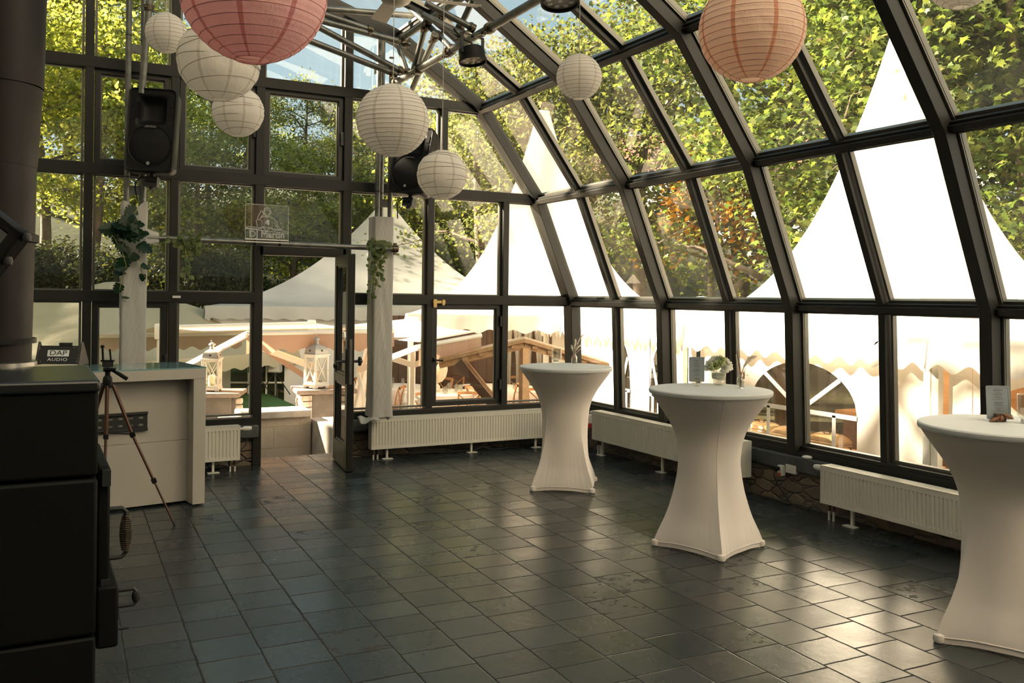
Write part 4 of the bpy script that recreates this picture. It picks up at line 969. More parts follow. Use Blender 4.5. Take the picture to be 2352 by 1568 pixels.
for u in (.22, .80):
    b = MB(); b.lathe([(.030, -.012), (.034, -.010), (.034, .010), (.030, .012)], (S0 + sx * sw * u).x * Vector((1, 0, 0)) + Vector((0, 8.95, 2.229)), 16, M=Matrix.Rotation(R(90), 3, 'Y')); b.build('tube_clip', 'black_metal', sg)
# ------------------------------------------------------------------ overhead truss of steel tubes
def tube_obj(label, pts, r=.026, clamp=(), grp=None):
    t_ = thing('truss_tube', label, 'steel tube', tuple((Vector(pts[0]) + Vector(pts[-1])) / 2), 0, grp or 'overhead truss tubes')
    m_ = MB(); m_.tube(pts, r, 14); m_.build('tube', 'galv', t_)
    P0, P1 = Vector(pts[0]), Vector(pts[-1])
    for k in clamp:
        c_ = P0.lerp(P1, k); d_ = (P1 - P0).normalized(); m_ = MB(); m_.tube([c_ - d_ * .025, c_ + d_ * .025], r * 1.45, 14); n_ = d_.orthogonal().normalized(); m_.tube([c_ + n_ * r, c_ + n_ * (r + .05)], .012, 8); m_.box(c_ + n_ * (r + .045), (.03, .03, .02)); m_.tube([c_ - n_ * r, c_ - n_ * (r + .035)], .014, 8); m_.build('tube_clamp', 'clamp_metal', t_)
    return t_
gl = lambda px_: PX(*px_, 3.35); gu = lambda px_: PX(*px_, 3.28)
tube_obj('lower lengthwise truss tube running from the right column towards the viewer', [Vector((3.35, 8.98, 3.955)), Vector((3.35, 2.2, 3.98))], .034, (.01, .10, .205, .33))
tube_obj('upper lengthwise truss tube above the stage lights', [PX(927, 87, 3.30), Vector((3.30, 2.2, 4.36))], .03, (.0, .1))
A_ = lambda x, y: PY(x, y, 8.93)
def ext(p, q, k): return p + (q - p) * k
for lab, a, b_, k in (('lowest arch tube rising left from the top of the right column', (912, 172), (720, 97), 2.1), ('second arch tube rising left from the top of the right column', (929, 168), (730, 61), 1.9), ('third arch tube ending in a clamp above the right column', (941, 102), (739, 48), 2.0), ('upper nearly level arch tube behind the fan blade', (1043, 44), (744, 20), 1.8), ('thin upper arch tube just under the gable rib', (856, 71), (742, 32), 2.2)):
    p, q = A_(*a), A_(*b_); tube_obj(lab, [p, ext(p, q, k)], .033, (.03,))
for lab, a, b_ in (('short brace from the column head to the lower truss tube', gu((915, 105)), gl((936, 168))), ('slanting brace left of the leaning tube above the round lantern', gl((948, 166)), gu((978, 58))),
                   ('long slanting brace crossing behind the lower truss tube', PX(946, 206, 3.45), gu((1001, 80))), ('brace from the fan to the first stage light', gu((936, 12)), gl((1010, 84))), ('brace meeting the lower truss tube at the first stage light', gl((1006, 80)), gl((1040, 114))),
                   ('dark brace from the roof ridge to the first stage light', PX(972, 34, 3.1), gl((1070, 82))), ('brace reaching the second clamp of the lower truss tube', PX(978, 7, 2.9), gl((1088, 66))), ('steep brace right of the clamps under the glass roof', PX(1087, -2, 3.42), PX(1054, 68, 3.42)), ('steep brace behind the fan blade at the top', PX(1034, 2, 3.3), PX(1016, 36, 3.3))):
    tube_obj(lab, [a, b_], .028, (.96,))
tube_obj('leaning steel tube rising from the left loudspeaker', [PY(325, 215, 8.75), PY(347, -30, 8.75)], .030, (.8,))
# ------------------------------------------------------------------ ceiling fan
H = Vector((2.47, 6.61, 4.02)); fn_ = thing('ceiling_fan', 'white ceiling fan cut by the top picture edge', 'ceiling fan', tuple(H))
b = MB(); b.lathe([(0, -.055), (.06, -.05), (.105, -.025), (.122, .0), (.124, .03), (.112, .045), (.112, .10), (.08, .13), (0, .13)], H, 36); b.build('motor_housing', 'fan_white', fn_)
b = MB(); b.lathe([(.121, .012), (.127, .016), (.127, .026), (.121, .03)], H, 36); b.build('trim_ring', 'steel', fn_)
b = MB(); b.tube([H + Vector((0, 0, .12)), H + Vector((0, 0, .86))], .014); b.build('down_rod', 'fan_white', fn_)
tip = PD(874, 78, 7.55); tip.z = H.z - .04; a0 = math.atan2(tip.y - H.y, tip.x - H.x)
for k in range(4):
    a = a0 + k * PI / 2; d = Vector((math.cos(a), math.sin(a), 0)); s_ = Vector((-d.y, d.x, .0)); s_ = (s_ + Vector((0, 0, .20))).normalized(); nz_ = d.cross(s_)
    b = MB(); b.prism([(.17, -.055), (.66, -.07), (.675, -.06), (.675, .06), (.66, .07), (.17, .055)], H + Vector((0, 0, .02)), d, s_, nz_, .008); bo = b.build('fan_blade', 'fan_white', fn_, bevel=.002)
    b = MB(); b.beam(H + d * .10 + Vector((0, 0, .03)), H + d * .22 + Vector((0, 0, .028)), .05, .008); b.build('blade_iron', 'fan_white', bo)
# ------------------------------------------------------------------ stage lights
def par_light(label, c, yaw, hang):
    o = thing('stage_light', label, 'stage light', tuple(c), 0, 'black stage lights under the truss')
    tl = Matrix.Rotation(yaw, 3, 'Z') @ Matrix.Rotation(R(-9), 3, 'X')
    b = MB(); b.lathe([(0, .07), (.075, .07), (.095, .055), (.10, .03), (.10, -.02), (.108, -.024), (.108, -.045), (.098, -.045), (.098, -.02), (0, -.02)], c, 8 if False else 28, M=tl); b.build('lamp_body', 'black_plastic', o, smooth=30)
    b = MB(); b.lathe([(0, -.021), (.097, -.021), (.097, -.026), (0, -.026)], c, 28, M=tl); b.build('lens_plate', 'lens', o)
    for k in range(9):
        b = MB(); r_ = 0 if k == 0 else .065; q = c + tl @ Vector((r_ * math.cos(k * PI / 4), r_ * math.sin(k * PI / 4), -.027)); b.lathe([(0, -.004), (.014, -.003), (.016, .001), (0, .002)], q, 12, M=tl); b.build('lens', 'glass_clear_body', o)
    b = MB(); 
    for s in (-1, 1): b.beam(c + tl @ Vector((.112 * s, 0, .02)), c + tl @ Vector((.112 * s, 0, .0)) + Vector((0, 0, .16)), .03, .006); b.lathe([(0, -.012), (.02, -.01), (.02, .01), (0, .012)], c + tl @ Vector((.118 * s, 0, .02)), 12, M=tl @ Matrix.Rotation(R(90), 3, 'Y'))
    b.beam(c + tl @ Vector((-.112, 0, 0)) + Vector((0, 0, .16)), c + tl @ Vector((.112, 0, 0)) + Vector((0, 0, .16)), .03, .006); b.build('yoke', 'black_metal', o)
    b = MB(); b.tube([c + Vector((0, 0, .16)), hang], .016, 8); b.tube([hang - Vector((0, .02, 0)), hang + Vector((0, .02, 0))], .036, 12); b.build('hook_clamp', 'clamp_metal', o)
    b = MB(); b.tube([c + Vector((0, 0, .1)), c + Vector((-.08, .02, .13)), c + Vector((-.14, .04, .20)), hang + Vector((-.03, .1, 0)), hang + Vector((0, .3, .0))], .006, 6); b.build('power_cable', 'cable', o)
c = PD(1085, 130, 6.9); par_light('black stage light hanging near the fan', c, R(20), Vector((3.35, 6.9, 3.96)))
c = PD(1286, -8, 5.0); par_light('black stage light with round lenses at the top edge right of the fan', c, R(-15), Vector((3.0, 4.75, 3.98)))
# ------------------------------------------------------------------ loudspeakers
def speaker(label, cpos, ax, up, w, h, dp):
    ax, up = Vector(ax).normalized(), Vector(up).normalized(); nz = ax.cross(up); up = nz.cross(ax)   # nz faces the viewer
    o = thing('loudspeaker', label, 'loudspeaker', tuple(cpos), 0, 'black loudspeakers on the truss columns')
    L = lambda u, v, d: cpos + ax * u + up * v + nz * d
    Mx = Matrix((ax, up, nz)).transposed()
    # cabinet: rounded front outline tapering to the back
    def outline(w_, h_, r_, n_=5):
        pl = []
        for cx_, cz_, a0_ in ((w_ / 2 - r_, -h_ / 2 + r_, -PI / 2), (w_ / 2 - r_, h_ / 2 - r_, 0), (-w_ / 2 + r_, h_ / 2 - r_, PI / 2), (-w_ / 2 + r_, -h_ / 2 + r_, PI)):
            for k in range(n_): pl.append((cx_ + r_ * math.cos(a0_ + k * PI / 2 / (n_ - 1)), cz_ + r_ * math.sin(a0_ + k * PI / 2 / (n_ - 1))))
        return pl
    b = MB(); secs = [(0.0, .965, .975), (-.02, 1, 1), (-.06, 1, 1), (-dp * .55, .94, .96), (-dp, .62, .86)]; fs = []; vs = []
    for d, kw, kh in secs: vs += [L(x, y, d) for x, y in outline(w * kw, h * kh, .05)]
    n = 20
    for i in range(len(secs) - 1): fs += [[i * n + k, i * n + (k + 1) % n, (i + 1) * n + (k + 1) % n, (i + 1) * n + k] for k in range(n)]
    fs.append([(len(secs) - 1) * n + k for k in range(n)]); b.add(vs, fs)
    # front baffle with the horn sunk into it
    hw, h0, h1 = w * .30, .06 * h, .40 * h
    fo = outline(w * .965, h * .975, .05); ring_ = [L(x, y, 0) for x, y in fo]; inn = [L(x, y, -.012) for x, y in outline(w * .90, h * .93, .04)]
    b.add(ring_ + inn, [[k, (k + 1) % n, n + (k + 1) % n, n + k] for k in range(n)]); b.build('cabinet', 'black_plastic', o, bevel=0)
    b = MB(); NX, NZ = 25, 41
    def bf(u, v):
        x = (u - .5) * w * .91; z = (v - .5) * h * .935; d = -.012
        tx, tz = abs(x) / hw, (z - (h0 + h1) / 2) / ((h1 - h0) / 2); k = max(0, 1 - tx ** 4) * max(0, 1 - abs(tz) ** 4); d -= .085 * k ** .9
        return L(x, z, d)
    b.grid(bf, NX, NZ); b.build('front_baffle', 'black_plastic', o, smooth=60)
    wr = min(w * .43, h * .28); wc = -h * .19
    b = MB(); b.lathe([(0, .012), (wr * .55, .010), (wr * .93, .002), (wr * .97, -.004)], L(0, wc, -.008), 48, M=Mx); b.build('woofer_grille', 'grille_black', o)
    b = MB(); b.lathe([(wr * .96, -.006), (wr * 1.0, .0), (wr * 1.03, .002), (wr * 1.05, -.006)], L(0, wc, -.008), 48, M=Mx); b.build('woofer_rim', 'black_plastic', o)
    for sx_ in (-1, 1):
        for z0_, z1_ in ((.27, .36), (.12, .24)):
            b = MB(); b.box(L(sx_ * w * .385, h * (z0_ + z1_) / 2, -.010), (w * .075, h * (z1_ - z0_), .006), M=Mx); b.build('bass_port', 'grille_black', o)
    b = MB(); b.tube([L(-.06, h * .497, -dp * .3), L(-.05, h * .515, -dp * .3), L(.05, h * .515, -dp * .3), L(.06, h * .497, -dp * .3)], .012, 8); b.box(L(-w * .3, h * .49, -.06), (.05, .02, .05), M=Mx); b.box(L(w * .3, h * .49, -.06), (.05, .02, .05), M=Mx); b.build('carry_handle', 'black_plastic', o)
    b = MB(); b.lathe([(0, .002), (.015, .002), (.015, -.002), (0, -.002)], L(-.0, -h * .40, .002), 24, M=Mx); bo = b.build('badge', 'print_grey', o)
    text_mesh('badge_lettering', 'RCF', .013, 'black_metal', frame_M(L(0, -h * .40, .0045), ax, up), bo, .0002)
    b = MB(); b.box(L(.0, .045 * h - .01, .003), (.11, .022, .002), M=Mx); bo = b.build('model_plate', 'black_metal', o)
    text_mesh('plate_lettering', 'ART 312-A', .016, 'print_grey', frame_M(L(0, .045 * h - .008, .0042), ax, up), bo, .0002)
    b = MB(); b.tube([L(0, -h * .5 + .02, -dp * .45), L(0, -h * .5 - .13, -dp * .45)], .022, 12); b.box(L(0, -h * .5 - .06, -dp * .45), (.11, .09, .09), M=Mx); b.tube([L(-.05, -h * .5 - .06, -dp * .45 + .055), L(.05, -h * .5 - .06, -dp * .45 + .055)], .006, 8); b.build('pole_mount', 'black_metal', o)
    b = MB(); b.tube([L(-.10, -h * .5 + .01, -dp * .6), L(-.16, -h * .5 - .05, -dp * .6), L(-.17, -h * .5 - .12, -dp * .7), L(-.13, -h * .5 - .22, -dp * .6)], .006, 6); b.build('signal_cable', 'cable', o)
    return o
cpos = PY(345, 297, 8.66); speaker('black loudspeaker on the left truss column', cpos, CR + CF * .1 + CU * -.04, CU - CF * -.10 + CR * .03, .425, .77, .36)
cpos = PY(941, 366, 8.62); speaker('black loudspeaker half hidden by the big round lantern on the right truss column', cpos, CR * .93 - CF * .35 + CU * -.10, CU * 1 + CR * .16 + CF * .16, .42, .70, .36)
# ------------------------------------------------------------------ greenery on the columns
def leaf_poly(kind):
    if kind == 'monstera':
        half = [(0, 0), (.18, -.10), (.42, -.06), (.52, .14), (.36, .20), (.54, .26), (.54, .42), (.34, .42), (.48, .54), (.40, .68), (.24, .62), (.28, .80), (.0, 1.0)]
    elif kind == 'ivy': half = [(0, 0), (.22, .06), (.42, .30), (.42, .6), (.26, .86), (0, 1.0)]
    else: half = [(0, 0), (.16, .2), (.2, .5), (.12, .8), (0, 1)]
    return half
def add_leaf(mb, base, direction, normal, size, kind, cup=.15):
    d = Vector(direction).normalized(); n = Vector(normal); n = (n - d * n.dot(d)).normalized(); s = d.cross(n); half = leaf_poly(kind); m = len(half)
    for sg_ in (-1, 1):
        vs = []; 
        for x, y in half: vs.append(base + d * y * size + s * sg_ * x * size + n * (-cup * x * size - .25 * cup * y * y * size))
        spine = [base + d * y * size - n * (.25 * cup * y * y * size) for x, y in half]
        fs = [[i, i + 1, m + i + 1, m + i] for i in range(m - 1)]
        mb.add(vs + spine, fs)
def vine(name, label, cat, mat, kind, strands, lsize, seed, crown=None, mid='stem'):
    rnd = random.Random(seed); o = thing(name, label, cat, tuple(strands[0][0]))
    for st_ in strands:
        pts = [Vector(p) for p in st_]; m_ = MB(); sm = []
        for a, b in zip(pts, pts[1:]): sm += [a.lerp(b, k / 5) for k in range(5)]
        sm.append(pts[-1]); m_.tube(sm, .0028, 6); so_ = m_.build('vine_stem', mid, o)
        lf = MB(); L_ = sum((b - a).length for a, b in zip(sm, sm[1:])); nlf = max(3, int(L_ / (lsize * (.42 if kind == 'ivy' else .62))))
        for k in range(nlf):
            t = k / nlf * (len(sm) - 1); p = sm[int(t)].lerp(sm[min(int(t) + 1, len(sm) - 1)], t % 1); a = rnd.uniform(0, 2 * PI); dr = Vector((math.cos(a) * .8, math.sin(a) * .5 - .35, rnd.uniform(-.9, .1))); add_leaf(lf, p + dr * lsize * .25, dr, Vector((rnd.uniform(-.5, .5), -1, rnd.uniform(.1, .8))), lsize * rnd.uniform(.65, 1.15) * (1 - .35 * k / nlf), kind)
        lf.build('leaf', mat, so_, smooth=0)
    if crown:
        lf = MB(); c_, rad, nn = crown
        for k in range(nn):
            a = rnd.uniform(0, 2 * PI); dr = Vector((math.cos(a), math.sin(a) * .4 - .35, rnd.uniform(-.8, .55))); add_leaf(lf, Vector(c_) + Vector((rnd.uniform(-1, 1) * rad, -.02 - abs(rnd.gauss(0, .3)) * rad, rnd.uniform(-1, 1) * rad)), dr, Vector((rnd.uniform(-.5, .5), -1, rnd.uniform(0, .8))), lsize * rnd.uniform(.8, 1.25), kind)
        lf.build('leaf', mat, o, smooth=0)
    return o
V = lambda x, y, Y=8.83: PY(x, y, Y)
vine('monstera_garland', 'dark green split leaf garland on the left draped column', 'plant garland', 'leaf_monstera', 'monstera',
     [[V(318, 478, 8.86), V(300, 500), V(285, 540)], [V(285, 540), V(280, 575), V(290, 610), V(280, 640), V(275, 665)], [V(300, 530), V(320, 560), V(318, 590), V(325, 620), V(335, 640)], [V(285, 520), V(310, 532), V(335, 538)], [V(270, 525), V(262, 545), V(275, 570)]], .125, 11, (V(288, 522), .085, 13))
tn = MB(); tn.tube([V(276, 640), V(274, 670), V(282, 690), V(290, 692)], .002, 5); tn.tube([V(322, 615), V(330, 640), V(336, 655)], .002, 5); add_leaf(tn, V(278, 682), (1, 0, -.1), (0, -1, .3), .075, 'narrow'); tag(tn.build('garland_tip', 'leaf_monstera', smooth=0), 'thin trailing tip of the split leaf garland on the left column', 'plant garland')
vine('ivy_garland', 'light green round leaved garland hanging from the left part of the cross tube', 'plant garland', 'leaf_ivy', 'ivy', [[V(410, 545, 8.88), V(425, 560), V(428, 590), V(426, 620), V(424, 645)], [V(445, 552, 8.88), V(452, 565), V(450, 585)], [V(430, 585), V(436, 610), V(434, 645)], [V(385, 542, 8.9), V(405, 548, 8.9), V(430, 556, 8.88)]], .062, 21, (V(432, 556, 8.9), .085, 30))
vine('ivy_garland', 'dark green round leaved garland hanging on the right draped column', 'plant garland', 'leaf_ivy', 'ivy', [[V(862, 555), V(866, 590), V(858, 630), V(852, 665), V(850, 690)], [V(872, 560), V(878, 600), V(872, 630)], [V(858, 560), V(850, 600), V(852, 625)], [V(866, 600), V(870, 640), V(862, 665)], [V(856, 558), V(868, 575), V(866, 620), V(858, 650)]], .066, 31, (V(866, 572), .085, 34))
# ------------------------------------------------------------------ garden ground and hill
GZ = -1.0
def hill_z(x, y):
    v = Vector((x, y, 0)); d = CF.dot(v); lat = CR.dot(v); az = lat / max(d, 1)
    dist = math.hypot(lat, d)
    k = max(0, min(1, (dist - 23.5) / 20)); k = k * k * (3 - 2 * k)
    side = 1 - .75 * max(0, min(1, (az - .12) / .3))
    return GZ + 7.5 * k * side + .25 * noise.noise(Vector((x * .2, y * .2, 0)))* k
gm = MB(); NG = 90
gm.grid(lambda u, v: (lambda x, y: Vector((x, y, hill_z(x, y) - .02)))(-40 + 110 * u, -15 + 90 * v), NG, NG)
struct(gm.build('hillside', 'hill', smooth=60))
pv = MB(); pv.add([(-8, 9.7, GZ), (14, 9.7, GZ), (16, 24, GZ), (-8, 24, GZ)], [[0, 1, 2, 3]]); pv.add([(6.2, -6, GZ), (22, -6, GZ), (22, 9.7, GZ), (6.2, 9.7, GZ)], [[0, 1, 2, 3]])
struct(pv.build('terrace_paving', 'paving', smooth=0))
LZ = -.62
lw = MB(); lw.box((1.4, 19.6, LZ - .2), (7.2, 8.4, .4))
struct(lw.build('lawn', 'lawn', smooth=0))
# ------------------------------------------------------------------ unseen house blocks, added for their shadow and bounced light
hs = MB(); hs.prism([(-12, -1.2), (15.41, -1.2), (15.41, 8.31), (14.6, 8.4), (12.5, 9.8), (10.5, 11.0), (6, 13.0), (-12, 13.0)], (-4.6, 0, 0), (0, 1, 0), (0, 0, 1), (-1, 0, 0), 8)
tag(hs.build('shade_block', 'plaster', smooth=0), 'unseen plastered block added beside the pavilion to keep the sun out', 'house')  # added to keep direct sun off the interior
hs = MB(); hs.prism([(15.41, -1.2), (16.95, -1.2), (16.95, 8.15), (19.9, 8.15), (19.9, 9.7), (18.73, 9.59), (16.91, 8.95), (15.41, 8.31)], (-4.6, 0, 0), (0, 1, 0), (0, 0, 1), (-1, 0, 0), 6)
tag(hs.build('shade_overhang', 'plaster', smooth=0), 'unseen jutting block added to shape the shadow on the tent wall', 'house')  # added; outline shaped to throw the shadow edge on the tent wall
hs = MB(); hs.box((4.0, -6.2, 7.6), (17, 6, 17.6)); tag(hs.build('bounce_block', 'bounce_beige', smooth=0), 'unseen tall beige block added behind the viewer to bounce sunlight into the pavilion', 'house')  # added so that its sunlit front brightens the interior
# ------------------------------------------------------------------ stone walls outside the door
WY = 11.6
p0, p1 = PY(560, 937, WY), PY(716, 941, WY); ztop = p1.z
w_ = MB(); w_.box(((p0.x + p1.x) / 2 - .12, WY + .22, (ztop - .08 - 1.4) / 2), (p1.x - p0.x + .24, .40, ztop - .08 + 1.4))
o = struct(w_.build('garden_wall', 'ashlar', bevel=.01, origin=(.12, 0, .03))); 
c_ = MB()
for i in range(1): c_.box((p1.x - .45 - i * .9, WY + .20 + .012 * (i % 2), ztop - .04), (.885, .50, .09))
struct(c_.build('wall_coping', 'stone_light', bevel=.015))
# flank wall running back towards the pavilion
fx = p1.x + .02; q0 = PX(717, 945, fx)
w_ = MB(); w_.box((fx + .3, (9.72 + WY + .2) / 2, (ztop - .13 - 1.4) / 2), (.60, WY + .2 - 9.72, ztop - .13 + 1.4)); struct(w_.build('flank_wall', 'stone_light', bevel=.01))
# pillar below the right lantern
LB = PD(726, 890, 12.9); px_ = LB.x; py_ = LB.y; pz = LB.z
pl = thing('stone_pillar', 'low stone pillar carrying the lantern seen through the open door', 'stone pillar', (px_ + .12, py_ + .1, -1), 0)
ra = R(-8)
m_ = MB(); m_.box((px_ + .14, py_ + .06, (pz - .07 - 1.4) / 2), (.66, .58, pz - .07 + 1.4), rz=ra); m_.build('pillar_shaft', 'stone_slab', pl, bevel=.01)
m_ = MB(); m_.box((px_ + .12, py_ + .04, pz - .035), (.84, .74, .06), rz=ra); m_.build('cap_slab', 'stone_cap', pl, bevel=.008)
m_ = MB()
for i in range(6):
    for s in (0, 1): m_.box((px_ - .205 + .045 * s, py_ - .215 + .02 * s, pz - .12 - i * .085), (.09, .06, .075), rz=ra)
for i in range(6): m_.box((px_ - .215, py_ + .05 + .02 * (i % 2), pz - .12 - i * .085), (.05, .56, .075), rz=ra)
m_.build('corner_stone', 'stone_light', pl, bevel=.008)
LA = PD(486, 897, 13.1)
pl = thing('stone_pillar', 'low stone pillar carrying the lantern behind the white counter', 'stone pillar', (LA.x, LA.y, -1), 0)
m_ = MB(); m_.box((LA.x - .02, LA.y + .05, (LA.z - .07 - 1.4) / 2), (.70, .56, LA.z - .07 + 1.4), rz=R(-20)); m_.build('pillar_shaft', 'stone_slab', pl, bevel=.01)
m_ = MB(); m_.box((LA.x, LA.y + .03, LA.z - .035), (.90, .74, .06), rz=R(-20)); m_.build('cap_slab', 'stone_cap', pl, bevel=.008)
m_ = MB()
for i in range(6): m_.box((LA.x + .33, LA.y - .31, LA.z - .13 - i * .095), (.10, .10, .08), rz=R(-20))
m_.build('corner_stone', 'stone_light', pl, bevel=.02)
# ------------------------------------------------------------------ garden lanterns
def garden_lantern(label, c, rz, h=.66):
    o = thing('garden_lantern', label, 'lantern', tuple(c), rz, 'white wooden garden lanterns'); Wm = WORLD[o.name]; s = h / .66; w = .115 * s
    P = lambda x, y, z: Wm @ Vector((x * s, y * s, z * s)); M3 = Wm.to_3x3()
    def bx(mb, cc, d): mb.box(P(*cc), tuple(x * s for x in d), M=M3)
    b = MB(); bx(b, (0, 0, .035), (.235, .235, .028))
    for sx_ in (-1, 1):
        for sy_ in (-1, 1): bx(b, (.085 * sx_, .085 * sy_, .012), (.05, .05, .024))
    b.build('base', 'bare_white', o, bevel=.003)
    for sx_ in (-1, 1):
        for sy_ in (-1, 1): b = MB(); bx(b, (.098 * sx_, .098 * sy_, .23), (.026, .026, .37)); b.build('corner_post', 'bare_white', o, bevel=.002)
    for k in range(4):
        Mr = Matrix.Rotation(k * PI / 2, 4, 'Z'); b = MB(); T = lambda x, z: P(*(Mr @ Vector((x, -.098, z))))
        yv = M3 @ (Mr.to_3x3() @ Vector((0, -1, 0)))
        for z in (.062, .40): b.beam(T(-.09, z), T(.09, z), .016 * s, .026 * s)
        b.beam(T(-.082, .075), T(.082, .39), .009 * s, .012 * s, up=yv); b.beam(T(.082, .075), T(-.082, .39), .009 * s, .012 * s, up=yv)
        b.build('cross_frame', 'bare_white', o)
        g = MB(); g.add([P(*(Mr @ Vector((x, -.092, z)))) for x, z in ((-.09, .06), (.09, .06), (.09, .40), (-.09, .40))], [[0, 1, 2, 3]]); g.build('pane', 'acrylic', o, smooth=0)
    b = MB(); bx(b, (0, 0, .422), (.25, .25, .018)); b.build('top_plate', 'bare_white', o, bevel=.003)
    # square domed zinc roof
    b = MB(); prof = [(.106, .432), (.104, .46), (.094, .50), (.072, .53), (.040, .548), (.034, .552)]
    vs = []
    for r_, z in prof: vs += [P(r_ * x, r_ * y, z) for x, y in ((-1, -1), (0, -1.04), (1, -1), (1.04, 0), (1, 1), (0, 1.04), (-1, 1), (-1.04, 0))]
    b.add(vs, [[i * 8 + k, i * 8 + (k + 1) % 8, i * 8 + 8 + (k + 1) % 8, i * 8 + 8 + k] for i in range(5) for k in range(8)] + [[40 + k for k in range(8)]]); b.build('dome_roof', 'zinc_roof', o, smooth=30)
    for k in range(4):
        b = MB(); Mr = Matrix.Rotation(k * PI / 2, 4, 'Z'); q = P(*(Mr @ Vector((0, -.107, .475)))); b.lathe([(0, -.003), (.012 * s, -.003), (.012 * s, .004), (0, .004)], q, 14, M=M3 @ Mr.to_3x3() @ Matrix.Rotation(R(90), 3, 'X')); b.build('vent_hole', 'black_metal', o)
    b = MB(); b.lathe([(.032 * s, .55 * s), (.030 * s, .575 * s), (.027 * s, .58 * s), (.027 * s, .605 * s), (.046 * s, .606 * s), (.040 * s, .625 * s), (.015 * s, .642 * s), (0, .645 * s)], c, 20); b.build('chimney', 'zinc_roof', o)
    b = MB(); b.tube([P(.014 * math.cos(k * PI / 8), 0, .655 + .014 * math.sin(k * PI / 8)) for k in range(17)], .003 * s, 6); b.build('ring_handle', 'steel', o)
    b = MB(); b.lathe([(0, .05 * s), (.05 * s, .05 * s), (.05 * s, .20 * s), (.02 * s, .21 * s), (0, .205 * s)], Vector(c), 20); b.build('pillar_candle', 'candle', o)
    b = MB(); rnd = random.Random(2)
    for k in range(40): add_leaf(b, P(rnd.uniform(-.07, .07), rnd.uniform(-.07, .07), .055), (rnd.uniform(-1, 1), rnd.uniform(-1, 1), rnd.uniform(.3, 1.4)), (0, 0, 1), .05 * s, 'narrow')
    b.build('moss_filling', 'leaf_light', o, smooth=0)
    b = MB(); b.lathe([(0, -.006), (.008 * s, -.004), (.008 * s, .004), (0, .006)], P(.098, -.115, .22), 10); b.build('door_knob', 'gold', o)
    return o
garden_lantern('white wooden garden lantern on the pillar seen through the open door', LB, R(-66 + 90), .74)
garden_lantern('white wooden garden lantern on the pillar behind the white counter', LA, R(-22), .72)
# ------------------------------------------------------------------ tents
def pagoda(label, c, h, ze, zp, rz=0, mat='tent_white', zv=.36, name='pagoda_tent', power=2.3, tip=.10, wave=.40, amp=.035, walls=(), wallmat='tent_wall', cap=True, group=None, wz0=GZ):
    """square tent: c centre, h half width, ze eave, zp peak; walls: side indices (0 = -y, 1 = +x, 2 = +y, 3 = -x) with window lists"""
    o = thing(name, label, 'tent', (c[0], c[1], GZ), rz, group); Wm = WORLD[o.name]; T = lambda x, y, z: Wm @ Vector((x, y, z - GZ))
    b = MB(); N = 26
    def roof(u, v):
        a = u * 4; k = int(a) % 4; f = a - int(a); cs = [(-1, -1), (1, -1), (1, 1), (-1, 1)]; p, q = cs[k], cs[(k + 1) % 4]
        x, y = p[0] + (q[0] - p[0]) * f, p[1] + (q[1] - p[1]) * f
        r_ = 1 - v; rr = h * r_ + tip * v; z = ze + (zp - ze) * (v ** power * .82 + .18 * v)
        sag = .05 * h * (1 - (2 * f - 1) ** 2) * r_ * v * 2
        return T(x * (rr - sag), y * (rr - sag), z - .02 * (1 - (2 * f - 1) ** 2) * r_)
    b.grid(roof, 64, 40, wrap=True); b.build('roof_canopy', mat, o, smooth=25)
    if cap: b = MB(); b.lathe([(tip * 1.05, -.02), (tip * 1.05, .06), (0, .07)], T(0, 0, zp), 16); b.build('peak_cap', mat, o)
    cs = [(-1, -1), (1, -1), (1, 1), (-1, 1)]
    for k in range(4):
        p, q = Vector(cs[k]) * h, Vector(cs[(k + 1) % 4]) * h; L_ = 2 * h; nrm = Vector(((q - p).y, -(q - p).x)).normalized(); b = MB(); nn = int(L_ / wave) * 12
        def val(u, v):
            s_ = u * L_; d = -zv * v - amp * v * math.cos(2 * PI * s_ / wave); xy = p.lerp(q, u) + nrm * (.02 + .05 * v + .02 * v * math.sin(2 * PI * s_ / (wave * 2.3)) + .02); return T(xy.x, xy.y, ze + d)
        b.grid(val, nn + 1, 5); b.build('valance', mat, o, smooth=60)
    for x, y in cs: b = MB(); b.beam(T(x * (h - .05), y * (h - .05), GZ), T(x * (h - .05), y * (h - .05), ze), .08, .08); b.build('corner_pole', 'bare_white', o)
    for k in range(4): b = MB(); p, q = cs[k], cs[(k + 1) % 4]; b.beam(T(p[0] * (h - .05), p[1] * (h - .05), ze - .05), T(q[0] * (h - .05), q[1] * (h - .05), ze - .05), .06, .08); b.build('eave_beam', 'bare_white', o)
    for k, wins, z0 in walls:
        p, q = Vector(cs[k]) * (h - .13), Vector(cs[(k + 1) % 4]) * (h - .13); L_ = (q - p).length; dr = (q - p) / L_
        W = lambda s_, z, d=0: (lambda xy: T(xy.x, xy.y, z))(p + dr * s_ + Vector((dr.y, -dr.x)) * d)
        tent_wall(o, W, L_, z0, ze - .08, wins, wallmat)
    return o
